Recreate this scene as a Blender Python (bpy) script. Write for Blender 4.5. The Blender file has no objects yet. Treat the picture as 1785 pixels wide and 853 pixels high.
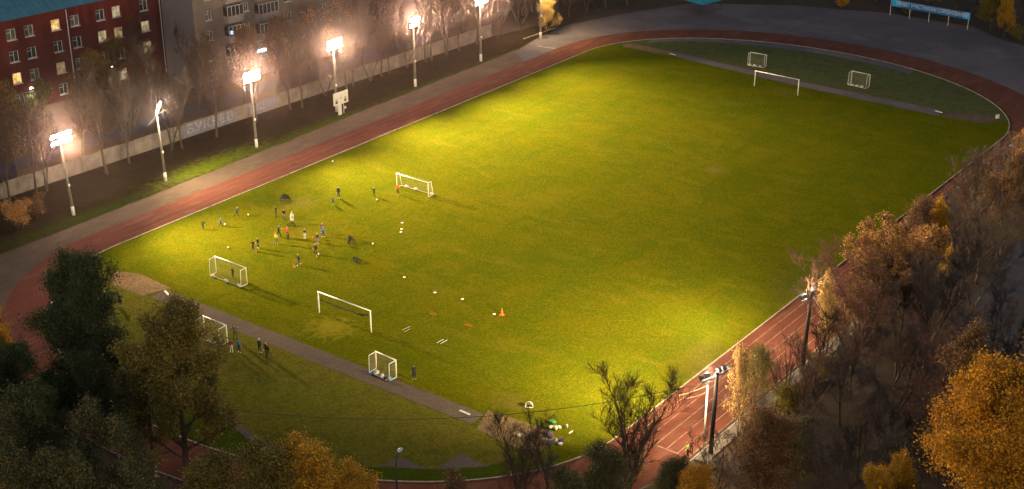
import bpy, bmesh, math, random
import numpy as np
from mathutils import Vector, Matrix
from mathutils import noise as mnoise
R = math.radians
SC = bpy.context.scene
COL = SC.collection

# ------------------------------------------------------------------ camera
cam = bpy.data.cameras.new('camera')
cam.sensor_width = 36.0
cam.lens = 2549.966 / 1785 * 36.0
cam.clip_end = 3000
cam_o = bpy.data.objects.new('camera', cam)
COL.objects.link(cam_o)
_yaw, _pit, _rol = 0.643562648, -0.423014192, -0.0003
_f = Vector((math.cos(_pit)*math.cos(_yaw), math.cos(_pit)*math.sin(_yaw), math.sin(_pit)))
_r = _f.cross(Vector((0, 0, 1))).normalized()
_u = _r.cross(_f)
_m = Matrix((_r, _u, -_f)).transposed().to_4x4()
_m.translation = Vector((-148.374, -96.875, 71.122))
cam_o.matrix_world = _m
SC.camera = cam_o

# ------------------------------------------------------------------ dusk sky
W = bpy.data.worlds.new('World')
SC.world = W
W.use_nodes = True
wn = W.node_tree
bg = wn.nodes['Background']
sky = wn.nodes.new('ShaderNodeTexSky')
sky.sky_type = 'NISHITA'
sky.sun_disc = False
SUN_EL, SUN_ROT = R(5.5), R(230)
sky.sun_elevation = SUN_EL
sky.sun_rotation = SUN_ROT
sky.air_density = 1.0
sky.dust_density = 2.0
sky.ozone_density = 2.0
hs = wn.nodes.new('ShaderNodeHueSaturation')
hs.inputs['Saturation'].default_value = 0.75
wn.links.new(sky.outputs[0], hs.inputs['Color'])
wn.links.new(hs.outputs[0], bg.inputs['Color'])
bg.inputs['Strength'].default_value = 0.15

# the last dusk light: one very weak, very soft lamp
sl = bpy.data.lights.new('dusk_sun', 'SUN')
sl.energy = 0.03
sl.angle = R(25)
sl.color = (1.0, 0.72, 0.6)
so = bpy.data.objects.new('dusk_sun', sl)
COL.objects.link(so)
so.rotation_euler = (R(90) - SUN_EL, 0, R(140))

SC.view_settings.view_transform = 'Standard'
SC.view_settings.look = 'None'
SC.view_settings.exposure = 0.45
SC.view_settings.gamma = 1.0
SC.cycles.max_bounces = 5
SC.cycles.diffuse_bounces = 2
SC.cycles.glossy_bounces = 2
SC.cycles.transmission_bounces = 3
SC.cycles.transparent_max_bounces = 8
SC.cycles.volume_bounces = 0
SC.cycles.sample_clamp_indirect = 4.0

FLOOD = 114000.0
FLOOD_NEAR = 47000.0
SPILL = 1800.0
HALO = 36000.0
FLOOD_COL = (1.0, 0.77, 0.40)
HAZE_DENSITY = 0.00011

# ------------------------------------------------------------------ helpers
def tag(o, label=None, cat=None, group=None, kind=None):
    if label: o['label'] = label
    if cat: o['category'] = cat
    if group: o['group'] = group
    if kind: o['kind'] = kind
    return o

def empty(name, loc=(0, 0, 0), rz=0.0, label=None, cat=None, group=None, scale=1.0):
    o = bpy.data.objects.new(name, None)
    COL.objects.link(o)
    o.location = loc
    o.rotation_euler = (0, 0, rz)
    o.scale = (scale,)*3
    o.empty_display_size = 0.3
    return tag(o, label, cat, group)

def mesh_obj(name, verts, faces, mats, parent=None, midx=None, smooth=False):
    me = bpy.data.meshes.new(name)
    me.from_pydata([tuple(v) for v in verts], [], [tuple(f) for f in faces])
    if not isinstance(mats, (list, tuple)): mats = [mats]
    for m in mats: me.materials.append(m)
    if midx is not None: me.polygons.foreach_set('material_index', midx)
    if smooth: me.polygons.foreach_set('use_smooth', [True]*len(me.polygons))
    me.update()
    o = bpy.data.objects.new(name, me)
    COL.objects.link(o)
    if parent is not None: o.parent = parent
    return o

class MB:
    def __init__(s): s.v, s.f, s.m = [], [], []
    def add(s, vs, fs, mi=0):
        n = len(s.v)
        s.v += [tuple(v) for v in vs]
        s.f += [tuple(i + n for i in f) for f in fs]
        s.m += [mi]*len(fs)
    def box(s, c, d, rz=0.0, mi=0, taper=1.0):
        cx, cy, cz = c; x, y, z = d[0]/2, d[1]/2, d[2]/2
        ca, sa = math.cos(rz), math.sin(rz)
        vs = []
        for k, t in ((-1, 1.0), (1, taper)):
            for a, b in ((-1, -1), (1, -1), (1, 1), (-1, 1)):
                px, py = a*x*t, b*y*t
                vs.append((cx + px*ca - py*sa, cy + px*sa + py*ca, cz + k*z))
        s.add(vs, [(3, 2, 1, 0), (4, 5, 6, 7), (0, 1, 5, 4), (1, 2, 6, 5), (2, 3, 7, 6), (3, 0, 4, 7)], mi)
    def tube(s, pts, rad, n=6, mi=0, cap=True):
        pts = [Vector(p) for p in pts]
        if not isinstance(rad, (list, tuple)): rad = [rad]*len(pts)
        base = len(s.v)
        for i, p in enumerate(pts):
            d = (pts[min(i+1, len(pts)-1)] - pts[max(i-1, 0)]).normalized()
            a = d.cross(Vector((0, 0, 1)) if abs(d.z) < 0.9 else Vector((1, 0, 0))).normalized()
            b = d.cross(a)
            for k in range(n):
                t = 2*math.pi*k/n
                s.v.append(tuple(p + (a*math.cos(t) + b*math.sin(t))*rad[i]))
        for i in range(len(pts)-1):
            for k in range(n):
                s.f.append((base+i*n+k, base+i*n+(k+1) % n, base+(i+1)*n+(k+1) % n, base+(i+1)*n+k)); s.m.append(mi)
        if cap:
            s.f.append(tuple(base+k for k in reversed(range(n)))); s.m.append(mi)
            s.f.append(tuple(base+(len(pts)-1)*n+k for k in range(n))); s.m.append(mi)
    def lump(s, c, r, seed=0, mi=0, n=8, rough=0.25, rz=0.0):
        rng = random.Random(seed); base = len(s.v); m = n//2
        ca, sa = math.cos(rz), math.sin(rz)
        for i in range(m+1):
            ph = math.pi*i/m
            for k in range(n):
                t = 2*math.pi*k/n
                q = 1 + (rng.random()-.5)*2*rough if 0 < i < m else 1
                x, y, z = r[0]*q*math.sin(ph)*math.cos(t), r[1]*q*math.sin(ph)*math.sin(t), r[2]*math.cos(ph)*q
                s.v.append((c[0]+x*ca-y*sa, c[1]+x*sa+y*ca, c[2]+z))
        for i in range(m):
            for k in range(n):
                s.f.append((base+i*n+k, base+(i+1)*n+k, base+(i+1)*n+(k+1) % n, base+i*n+(k+1) % n)); s.m.append(mi)
    def build(s, name, mats, parent=None, smooth=False):
        return mesh_obj(name, s.v, s.f, mats, parent, s.m, smooth)

def copy_tree(o, parent=None):
    c = o.copy(); COL.objects.link(c)
    if parent is not None: c.parent = parent
    for ch in list(o.children): copy_tree(ch, c)
    return c

# ------------------------------------------------------------------ materials
def M(name, c1, c2=None, scale=5.0, rough=0.85, detail=4.0, bump=0.0, lo=0.35, hi=0.65, spec=0.3, metal=0.0, coords='Object', trans=0.0, rnd=0.0):
    m = bpy.data.materials.new(name)
    m.use_nodes = True
    nt = m.node_tree; b = nt.nodes['Principled BSDF']
    b.inputs['Roughness'].default_value = rough
    b.inputs['Specular IOR Level'].default_value = spec
    b.inputs['Metallic'].default_value = metal
    b.inputs['Base Color'].default_value = (*c1, 1)
    out = None
    if c2 is not None:
        tc = nt.nodes.new('ShaderNodeTexCoord')
        if coords == 'World':
            g = nt.nodes.new('ShaderNodeNewGeometry'); src = g.outputs['Position']
        else: src = tc.outputs[coords]
        n = nt.nodes.new('ShaderNodeTexNoise'); n.inputs['Scale'].default_value = scale; n.inputs['Detail'].default_value = detail
        n.inputs['Roughness'].default_value = 0.65
        nt.links.new(src, n.inputs['Vector'])
        r = nt.nodes.new('ShaderNodeValToRGB')
        r.color_ramp.elements[0].position = lo; r.color_ramp.elements[1].position = hi
        r.color_ramp.elements[0].color = (*c1, 1); r.color_ramp.elements[1].color = (*c2, 1)
        nt.links.new(n.outputs['Fac'], r.inputs['Fac'])
        out = r.outputs['Color']
        if bump > 0:
            bp = nt.nodes.new('ShaderNodeBump'); bp.inputs['Strength'].default_value = bump; bp.inputs['Distance'].default_value = 0.05
            nt.links.new(n.outputs['Fac'], bp.inputs['Height']); nt.links.new(bp.outputs[0], b.inputs['Normal'])
        if rnd > 0:
            oi = nt.nodes.new('ShaderNodeObjectInfo')
            h = nt.nodes.new('ShaderNodeHueSaturation')
            mr = nt.nodes.new('ShaderNodeMapRange'); mr.inputs['To Min'].default_value = 1-rnd; mr.inputs['To Max'].default_value = 1+rnd
            nt.links.new(oi.outputs['Random'], mr.inputs['Value']); nt.links.new(mr.outputs[0], h.inputs['Value'])
            nt.links.new(out, h.inputs['Color']); out = h.outputs['Color']
        if trans > 0:
            gi = nt.nodes.new('ShaderNodeNewGeometry')
            h2 = nt.nodes.new('ShaderNodeHueSaturation')
            m2 = nt.nodes.new('ShaderNodeMapRange'); m2.inputs['To Min'].default_value = .35; m2.inputs['To Max'].default_value = 1.6
            m3 = nt.nodes.new('ShaderNodeMapRange'); m3.inputs['To Min'].default_value = .475; m3.inputs['To Max'].default_value = .525
            nt.links.new(gi.outputs['Random Per Island'], m2.inputs['Value']); nt.links.new(m2.outputs[0], h2.inputs['Value'])
            nt.links.new(n.outputs['Color'], m3.inputs['Value']); nt.links.new(m3.outputs[0], h2.inputs['Hue'])
            nt.links.new(out, h2.inputs['Color']); out = h2.outputs['Color']
        nt.links.new(out, b.inputs['Base Color'])
    if trans > 0:
        t = nt.nodes.new('ShaderNodeBsdfTranslucent')
        mx = nt.nodes.new('ShaderNodeMixShader'); mx.inputs[0].default_value = trans
        if out is not None: nt.links.new(out, t.inputs['Color'])
        else: t.inputs['Color'].default_value = (*c1, 1)
        nt.links.new(b.outputs[0], mx.inputs[1]); nt.links.new(t.outputs[0], mx.inputs[2])
        nt.links.new(mx.outputs[0], nt.nodes['Material Output'].inputs['Surface'])
    return m

def emit(name, col, strength):
    m = M(name, col)
    b = m.node_tree.nodes['Principled BSDF']
    b.inputs['Emission Color'].default_value = (*col, 1)
    b.inputs['Emission Strength'].default_value = strength
    return m

def layered(name, layers, rough=0.9, bump=0.25, spots=(), bscale=6.0):
    """base colour, then (scale, detail, lo, hi, colour, amount, stretch) noises mixed over it, in world metres"""
    m = bpy.data.materials.new(name); m.use_nodes = True
    nt = m.node_tree; b = nt.nodes['Principled BSDF']
    b.inputs['Roughness'].default_value = rough; b.inputs['Specular IOR Level'].default_value = 0.0
    g = nt.nodes.new('ShaderNodeNewGeometry')
    rgb = nt.nodes.new('ShaderNodeRGB'); rgb.outputs[0].default_value = (*layers[0], 1)
    cur = rgb.outputs[0]
    last = None
    for (sc, det, lo, hi, col, amt, st) in layers[1:]:
        mp = nt.nodes.new('ShaderNodeMapping'); mp.inputs['Scale'].default_value = (st[0], st[1], 1)
        mp.inputs['Rotation'].default_value = (0, 0, st[2] if len(st) > 2 else 0)
        nt.links.new(g.outputs['Position'], mp.inputs['Vector'])
        n = nt.nodes.new('ShaderNodeTexNoise'); n.inputs['Scale'].default_value = sc; n.inputs['Detail'].default_value = det
        n.inputs['Roughness'].default_value = 0.7
        nt.links.new(mp.outputs[0], n.inputs['Vector'])
        mr = nt.nodes.new('ShaderNodeMapRange'); mr.inputs['From Min'].default_value = lo; mr.inputs['From Max'].default_value = hi
        mr.inputs['To Max'].default_value = amt
        nt.links.new(n.outputs['Fac'], mr.inputs['Value'])
        mx = nt.nodes.new('ShaderNodeMix'); mx.data_type = 'RGBA'
        nt.links.new(mr.outputs[0], mx.inputs['Factor']); nt.links.new(cur, mx.inputs['A'])
        mx.inputs['B'].default_value = (*col, 1)
        cur = mx.outputs['Result']; last = n
    for (x, y, rx, ry, col, amt) in spots:
        mp = nt.nodes.new('ShaderNodeMapping'); mp.vector_type = 'POINT'
        mp.inputs['Location'].default_value = (-x/rx, -y/ry, 0); mp.inputs['Scale'].default_value = (1/rx, 1/ry, 0)
        nt.links.new(g.outputs['Position'], mp.inputs['Vector'])
        ln = nt.nodes.new('ShaderNodeVectorMath'); ln.operation = 'LENGTH'
        nt.links.new(mp.outputs[0], ln.inputs[0])
        n = nt.nodes.new('ShaderNodeTexNoise'); n.inputs['Scale'].default_value = 1.3; n.inputs['Detail'].default_value = 5
        nt.links.new(g.outputs['Position'], n.inputs['Vector'])
        ad = nt.nodes.new('ShaderNodeMath'); ad.operation = 'MULTIPLY_ADD'; ad.inputs[1].default_value = 2.2; ad.inputs[2].default_value = -1.1
        nt.links.new(n.outputs['Fac'], ad.inputs[0])
        sm = nt.nodes.new('ShaderNodeMath'); sm.operation = 'ADD'
        nt.links.new(ln.outputs['Value'], sm.inputs[0]); nt.links.new(ad.outputs[0], sm.inputs[1])
        mr = nt.nodes.new('ShaderNodeMapRange'); mr.inputs['From Min'].default_value = 1.0; mr.inputs['From Max'].default_value = 0.2
        mr.inputs['To Max'].default_value = amt
        nt.links.new(sm.outputs[0], mr.inputs['Value'])
        mx = nt.nodes.new('ShaderNodeMix'); mx.data_type = 'RGBA'
        nt.links.new(mr.outputs[0], mx.inputs['Factor']); nt.links.new(cur, mx.inputs['A']); mx.inputs['B'].default_value = (*col, 1)
        cur = mx.outputs['Result']
    nt.links.new(cur, b.inputs['Base Color'])
    if bump > 0:
        n = nt.nodes.new('ShaderNodeTexNoise'); n.inputs['Scale'].default_value = bscale; n.inputs['Detail'].default_value = 3
        nt.links.new(g.outputs['Position'], n.inputs['Vector'])
        bp = nt.nodes.new('ShaderNodeBump'); bp.inputs['Strength'].default_value = bump; bp.inputs['Distance'].default_value = 0.08
        nt.links.new(n.outputs['Fac'], bp.inputs['Height']); nt.links.new(bp.outputs[0], b.inputs['Normal'])
    return m

S1 = (1, 1)
worn = (0.16, 0.115, 0.03)
M_GRASS = layered('pitch grass', [(0.087, 0.094, 0.0025),
    (0.06, 4, .40, .62, (0.122, 0.106, 0.003), .75, S1),
    (0.35, 5, .42, .66, (0.052, 0.080, 0.0035), .65, (1, .45, .5)),
    (0.9, 5, .50, .72, (0.15, 0.135, 0.010), .55, (1, .6, .5)),
    (0.16, 6, .50, .60, (0.062, 0.086, 0.003), .65, (.5, 1.6, -.35)),
    (0.22, 6, .54, .66, (0.150, 0.125, 0.010), .55, (1.4, .5, .9)),
    (2.6, 3, .42, .60, (0.040, 0.044, 0.002), .40, S1),
    (5.0, 3, .52, .66, (0.22, 0.20, 0.014), .5, S1)],
    spots=[(-50.5, .5, 3.0, 3.4, (0.19, .165, .014), .9), (-8, 3, 7, 4, (.135, .12, .008), .35), (12, -14, 9, 5, (.06, .075, .003), .4), (-24, -8, 6, 5, (.06, .08, .003), .4), (-51.5, -24.3, 2.0, 2.6, worn, .45), (13.5, -9.5, 1.6, 2.2, worn, .5),
           (49.5, -1, 2.2, 4.2, (0.15, .13, .02), .5), (-16, 12, 3, 3, (.15, .12, .01), .3), (-34, 19, 7, 6, (.15, .125, .008), .35), (-28, 27, 3, 3, (.16, .13, .03), .4)])
M_GRASS_D = layered('trampled grass', [(0.145, 0.142, 0.016),
    (0.12, 4, .40, .62, (0.165, 0.125, 0.022), .7, S1),
    (0.7, 5, .45, .70, (0.045, 0.052, 0.008), .5, S1),
    (3.2, 3, .42, .62, (0.035, 0.038, 0.005), .5, S1),
    (5.0, 3, .55, .70, (0.12, 0.10, 0.02), .3, S1)])
M_GRASS_FAR = layered('thin dull grass', [(0.120, 0.128, 0.044),
    (0.12, 4, .40, .62, (0.13, 0.115, 0.055), .7, S1),
    (0.7, 5, .45, .70, (0.035, 0.045, 0.014), .5, S1),
    (3.2, 3, .42, .62, (0.030, 0.034, 0.012), .5, S1)])
M_GRASS_EDGE = layered('long fresh grass', [(0.068, 0.090, 0.008),
    (0.4, 4, .40, .62, (0.05, 0.068, 0.006), .7, S1),
    (3.5, 3, .45, .62, (0.03, 0.04, 0.004), .6, S1)], bump=.5)
M_VERGE = layered('leafy verge', [(0.036, 0.026, 0.014),
    (0.25, 5, .42, .60, (0.020, 0.016, 0.010), .7, S1),
    (1.2, 5, .50, .66, (0.040, 0.042, 0.010), .5, S1),
    (4.0, 3, .50, .66, (0.10, 0.055, 0.02), .5, S1)], bump=.5,
    spots=[(-25, 46.0, 13, 3.4, (.085, .105, .008), 1), (-8, 44.8, 16, 2.4, (.065, .075, .008), .9), (-48, 45.0, 16, 2.6, (.040, .050, .008), .9), (22, 45.0, 34, 1.5, (.055, .062, .010), .8)])  # grass by the path; brightest spot also imitates the tube lamp's light pool
M_GROUND = layered('dark earth and leaves', [(0.080, 0.062, 0.052),
    (0.10, 5, .42, .60, (0.11, 0.080, 0.058), .8, S1),
    (0.9, 5, .50, .66, (0.052, 0.050, 0.030), .6, S1),
    (4.0, 3, .50, .64, (0.15, 0.075, 0.03), .5, S1)], bump=.5)
M_DIRT = layered('grey brown dirt path', [(0.148, 0.100, 0.068),
    (0.15, 5, .40, .60, (0.108, 0.074, 0.052), .8, S1),
    (0.8, 6, .50, .70, (0.19, 0.145, 0.105), .6, (.35, 1)),
    (4.0, 3, .50, .66, (0.10, 0.075, 0.06), .5, S1)], bump=.3)
M_ASPH = layered('old grey asphalt', [(0.205, 0.155, 0.150),
    (0.045, 6, .46, .58, (0.125, 0.105, 0.10), .8, S1),
    (0.30, 7, .54, .62, (0.26, 0.22, 0.20), .5, (1, .4, .6)),
    (0.09, 5, .40, .62, (0.145, 0.120, 0.125), .8, S1),
    (0.6, 6, .50, .70, (0.15, 0.13, 0.14), .4, (.5, 1)),
    (4.5, 3, .48, .66, (0.06, 0.052, 0.06), .6, S1)], bump=.3)
M_STRIP = layered('grey strip', [(0.155, 0.118, 0.092),
    (0.3, 5, .40, .62, (0.125, 0.095, 0.078), .8, S1),
    (1.5, 5, .58, .72, (0.26, 0.19, 0.13), .5, S1),
    (5.0, 3, .48, .66, (0.075, 0.058, 0.05), .6, S1)], bump=.3)
M_SAND = layered('worn sandy earth', [(0.25, 0.165, 0.088),
    (0.5, 5, .40, .62, (0.17, 0.115, 0.060), .9, S1),
    (1.6, 5, .52, .66, (0.11, 0.095, 0.03), .6, S1),
    (3.5, 4, .48, .62, (0.10, 0.068, 0.038), .7, S1)], bump=.4)
M_TRACK = layered('rust red running track', [(0.178, 0.066, 0.042),
    (0.12, 5, .40, .62, (0.130, 0.050, 0.036), .9, (.4, 1)),
    (0.7, 6, .50, .70, (0.24, 0.115, 0.078), .8, (.25, 1)),
    (0.25, 7, .55, .65, (0.10, 0.055, 0.04), .6, (.6, 1.5, .3)),
    (4.5, 3, .48, .66, (0.17, 0.05, 0.04), .5, S1)], rough=.8, bump=.2)
M_ROAD = layered('dark lot asphalt', [(0.085, 0.082, 0.100),
    (0.12, 5, .40, .62, (0.065, 0.062, 0.075), .8, S1), (1.2, 5, .56, .7, (.075, .06, .045), .4, S1)], bump=.2)
M_KERB = M('chalky kerb', (.46, .39, .31), (.26, .21, .16), 1.5, .8, coords='World')
M_LINE = M('worn lane paint', (.42, .29, .22), (.24, .10, .07), 1.2, .8, coords='World', lo=.45, hi=.62)
M_LINE_FAR = M('faded lane paint', (.27, .125, .085), (.19, .075, .05), 1.0, .8, coords='World', lo=.4, hi=.6)
M_WHITE = M('white paint', (.78, .76, .70), (.66, .62, .55), 3, .5, coords='Object')
M_GOAL = M('white goal paint', (.80, .77, .70), (.70, .66, .58), 4, .4)
M_NET = M('pale net cord', (.42, .38, .30), rough=.9)
M_NETD = M('dark net cord', (.03, .028, .026), rough=.9)
M_CONC = M('pole concrete', (.20, .165, .13), (.13, .11, .09), 2.5, .85, bump=.2)
M_POLED = M('dark tarred pole', (.055, .045, .04), (.03, .026, .024), 3, .8, bump=.2)
M_WHITEW = M('whitewash', (.74, .70, .64), (.55, .50, .44), 4, .85)
M_WALL = M('concrete panel', (.20, .165, .135), (.12, .10, .085), .9, .9, coords='World', bump=.2, rnd=.12)
M_LEDGE = M('weathered slab', (.22, .18, .15), (.14, .115, .10), 1.1, .9, coords='World', bump=.2)
M_METAL = M('dark lamp housing', (.06, .065, .075), (.035, .04, .05), 6, .5, metal=.3)
M_LAMPG = M('pale lamp cover', (.40, .55, .66), (.34, .48, .60), 6, .3)
M_FLOODG = emit('floodlight glass', (1.0, .86, .70), 55.0)
M_FLOODN = emit('near floodlight glass', (1.0, .80, .55), 25.0)
M_TUBEG = emit('tube lamp glass', (1.0, .86, .72), 22.0)
M_BARK = M('bark', (.085, .062, .048), (.05, .038, .030), 3, .9, rnd=.2)
M_TWIG = M('twigs', (.060, .036, .024), (.040, .026, .018), 1.5, .9, rnd=.2)
M_TWIGR = M('reddish twigs', (.200, .095, .065), (.130, .065, .048), 1.5, .9, rnd=.2)
M_TWIGB = M('brown-lit twigs', (.17, .115, .085), (.11, .075, .058), 1.5, .9, rnd=.2)  # paler twig copy; the light on these trees is put into the colour
M_TWIGH = M('grey twigs', (.105, .085, .078), (.070, .058, .055), 1.5, .9, rnd=.2)
M_TWIGG = M('dark twigs', (.040, .032, .026), (.024, .020, .018), 1.5, .9, rnd=.2)
def leafmat(n, a, b, sc=.55): return M(n, a, b, sc, .7, 3, coords='Object', trans=.3, rnd=.12, lo=.3, hi=.7)
M_LG = leafmat('dark green leaves', (.032, .055, .018), (.060, .084, .027))
M_LO = leafmat('olive leaves', (.25, .185, .036), (.17, .145, .032))
M_LOR = leafmat('orange leaves', (.58, .290, .020), (.42, .195, .016))
M_LY = leafmat('yellow leaves', (.60, .34, .025), (.40, .22, .020))
M_LB = leafmat('brown leaves', (.25, .130, .052), (.15, .085, .040))
M_LPO = leafmat('pale orange leaves', (.52, .28, .10), (.36, .18, .06))
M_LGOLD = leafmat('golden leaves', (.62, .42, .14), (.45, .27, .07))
M_LGB = leafmat('green brown leaves', (.085, .105, .036), (.150, .120, .045))

# ------------------------------------------------------------------ the ground and its surfaces
def sheet(name, pts, z, mat, kind='structure'):
    bm = bmesh.new()
    vs = [bm.verts.new((x, y, z)) for x, y in pts]
    f = bm.faces.new(vs)
    bmesh.ops.triangulate(bm, faces=[f])
    bmesh.ops.recalc_face_normals(bm, faces=bm.faces)
    if bm.faces[0].normal.z < 0: bmesh.ops.reverse_faces(bm, faces=bm.faces)
    me = bpy.data.meshes.new(name); bm.to_mesh(me); bm.free()
    me.materials.append(mat)
    o = bpy.data.objects.new(name, me); COL.objects.link(o)
    o['kind'] = kind
    return o

YC = -0.184
def ring(inset_t, n=40, ext=0.0):
    """closed outline of the oval; inset_t 0 = inner kerb, 1 = outer track edge"""
    t = inset_t
    def L(a, b): return a + (b - a)*t
    aL, aR = L(24.49, 29.55), L(25.07, 31.0)
    top, bot = L(35.22, 40.1), L(-35.58, -42.65)
    pts = []
    for i in range(n+1):            # right end, from bottom to top
        th = -math.pi/2 + math.pi*i/n
        b = (top - YC) if th > 0 else (YC - bot)
        pts.append((48.38 + (aR+ext)*math.cos(th), YC + (b+ext)*math.sin(th)))
    for i in range(n+1):
        th = math.pi/2 + math.pi*i/n
        b = (top - YC) if math.sin(th) > 0 else (YC - bot)
        pts.append((-50.26 + (aL+ext)*math.cos(th), YC + (b+ext)*math.sin(th)))
    return pts

def band(name, a, b, z, mat):
    n = len(a)
    vs = [(x, y, z) for x, y in a] + [(x, y, z) for x, y in b]
    fs = [(i, (i+1) % n, n+(i+1) % n, n+i) for i in range(n)]
    me = bpy.data.meshes.new(name); me.from_pydata(vs, [], fs); me.materials.append(mat)
    bm = bmesh.new(); bm.from_mesh(me)
    for f in bm.faces:
        f.normal_update()
        if f.normal.z < 0: f.normal_flip()
    bm.to_mesh(me); bm.free()
    o = bpy.data.objects.new(name, me); COL.objects.link(o); o['kind'] = 'structure'
    return o

sheet('ground', [(-900, -900), (1200, -900), (1200, 1200), (-900, 1200)], 0.0, M_GROUND)
def jag(p, q, n, amp, seed):
    rng = random.Random(seed); out = []
    for i in range(n):
        t = i/n
        out.append((p[0]+(q[0]-p[0])*t + (rng.random()-.5)*amp*.3, p[1]+(q[1]-p[1])*t + (rng.random()-.5)*amp))
    return out
sheet('verge', [(-75, 43)] + jag((-70, 44), (58, 44), 30, .1, 1) + [(58, 51), (46, 53.2), (-50, 58.2), (-75, 59)], 0.004, M_VERGE)
sheet('dirt_path', [(-72, 24), (-69, 36), (-65.3, 40.5), (-60.5, 43.0)] + jag((-55, 43.7), (48, 45.3), 60, .35, 7) + [(48, 34), (0, 38), (-50, 38), (-60, 30)], 0.012, M_DIRT)
sheet('asphalt_apron', [(36, 38), (41, 44.6), (50, 46.5), (60.2, 47), (72.8, 42.9), (86, 37), (96, 21), (101.5, 5), (102, -11), (97.5, -17), (95, -24), (92, -40), (80, -46), (50, -44), (50, -20), (60, 10)], 0.016, M_ASPH)
sheet('parking_lot', [(-22, -54), (-8, -51.5), (6, -50.5), (34, -48), (60, -52), (60, -95), (-22, -95)], 0.004, M_ROAD)
sheet('yard_road', [(-60, 66), (40, 60), (40, 64.5), (-60, 70.5)], 0.004, M_ROAD)
band('running_track', ring(0), ring(1), 0.020, M_TRACK)
sheet('pitch', ring(0), 0.020, M_GRASS)

def in_x(y, s):                   # x of the inner kerb at this y
    b = 35.40
    a = 24.49 if s < 0 else 25.07
    c = -50.26 if s < 0 else 48.38
    return c + s*a*math.sqrt(max(0, 1 - ((y-YC)/b)**2))
def darc(y0, y1, s, n=24, off=0.0): return [(in_x(y0+(y1-y0)*i/n, s) - s*off, y0+(y1-y0)*i/n) for i in range(n+1)]

# near end area
sheet('near_end_grass', [(-56.9, -31.5)] + jag((-56.9, -30), (-56.9, 29), 50, .12, 9) + darc(29, -31, -1), 0.024, M_GRASS_EDGE)
pl = [(-66.6, 22), (-68.0, 12), (-68.9, 3), (-69.3, -3.2), (-70.5, -8.7), (-70.7, -14), (-69.6, -18.6), (-67.2, -22), (-64.6, -26), (-61.9, -29), (-58.5, -30.5), (-57.0, -29)]
sheet('trampled_area', [(-57.0, 28.0), (-60.2, 27.2)] + pl, 0.028, M_GRASS_D)
def path_strip(pts, w, z, mat, name):
    L, Rr = [], []
    for i, p in enumerate(pts):
        a, b = pts[max(i-1, 0)], pts[min(i+1, len(pts)-1)]
        d = Vector((b[0]-a[0], b[1]-a[1])).normalized(); n = Vector((-d.y, d.x))*w/2
        L.append((p[0]+n.x, p[1]+n.y)); Rr.append((p[0]-n.x, p[1]-n.y))
    return sheet(name, L + Rr[::-1], z, mat)
path_strip([(-68.9, 3), (-69.4, -3.2), (-70.7, -8.7), (-71.0, -12)], .8, 0.032, M_STRIP, 'worn_path')
sheet('throwing_sector', [(-65.0, -22.1), (-67.4, -21.2), (-65.2, -25.2)], 0.036, M_STRIP)
sheet('throwing_sector', [(-61.3, -26.0), (-64.8, -25.6), (-61.6, -29.2)], 0.036, M_STRIP)
# strips behind the goals
sheet('near_strip', jag((-54.75, 21.3), (-54.75, -23.2), 40, .10, 11) + [(-54.75, -23.4), (-56.9, -23.6)] + jag((-56.9, -23.4), (-57.1, 21.0), 40, .12, 12) + [(-57.1, 21.2)], 0.036, M_STRIP)
sheet('long_jump_pit', jag((-54.2, 21.0), (-53.7, 27.6), 6, .3, 13) + [(-54.8, 29.2), (-56.6, 29.0)] + jag((-57.5, 28.0), (-57.4, 20.8), 6, .3, 14), 0.040, M_SAND)
sheet('long_jump_pit', jag((-54.0, -23.0), (-53.4, -30.2), 7, .4, 15) + [(-54.2, -31.6), (-56.4, -31.4)] + jag((-57.7, -29.6), (-57.1, -23.2), 6, .3, 16), 0.040, M_SAND)
# far end area
sheet('far_end_grass', [(55.0, 33.5)] + darc(33.3, -33.3, 1) + [(55.0, -33.4)] + jag((54.9, -33), (54.9, 33), 50, .15, 17), 0.024, M_GRASS_FAR)
fb_o = darc(30, -13, 1, 30, .25); fb_i = darc(30, -13, 1, 30, 2.6)
sheet('far_asphalt_band', fb_o + fb_i[::-1], 0.028, M_ASPH)
sheet('far_strip', jag((57.0, 24.0), (55.3, -1.0), 20, .15, 18) + jag((55.2, -1.0), (55.2, -24.8), 20, .15, 19) + jag((52.4, -25.0), (52.9, -2.5), 20, .15, 20) + jag((52.9, -2), (54.7, 22.5), 20, .15, 21), 0.032, M_ASPH)
sheet('long_jump_pit', [(54.6, 22.6), (56.9, 23.9), (57.1, 31.2), (55.9, 32.6), (54.4, 31.8)], 0.036, M_SAND)
sheet('long_jump_pit', [(52.4, -25), (55.2, -24.9), (57.2, -31.6), (55.0, -32.4), (53.0, -31)], 0.036, M_DIRT)

# kerb: a real raised rim all round the pitch, missing under nothing
ki, ko = ring(0, 60, -.07), ring(0, 60, .06)
n_ = len(ki)
vs = [(x, y, 0.0) for x, y in ko] + [(x, y, .07) for x, y in ko] + [(x, y, .07) for x, y in ki] + [(x, y, 0.0) for x, y in ki]
fs = []
for k in range(3):
    for i in range(n_): fs.append((k*n_+i, k*n_+(i+1) % n_, (k+1)*n_+(i+1) % n_, (k+1)*n_+i))
kb = mesh_obj('track_kerb', vs, fs, M_KERB); kb['kind'] = 'structure'
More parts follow.
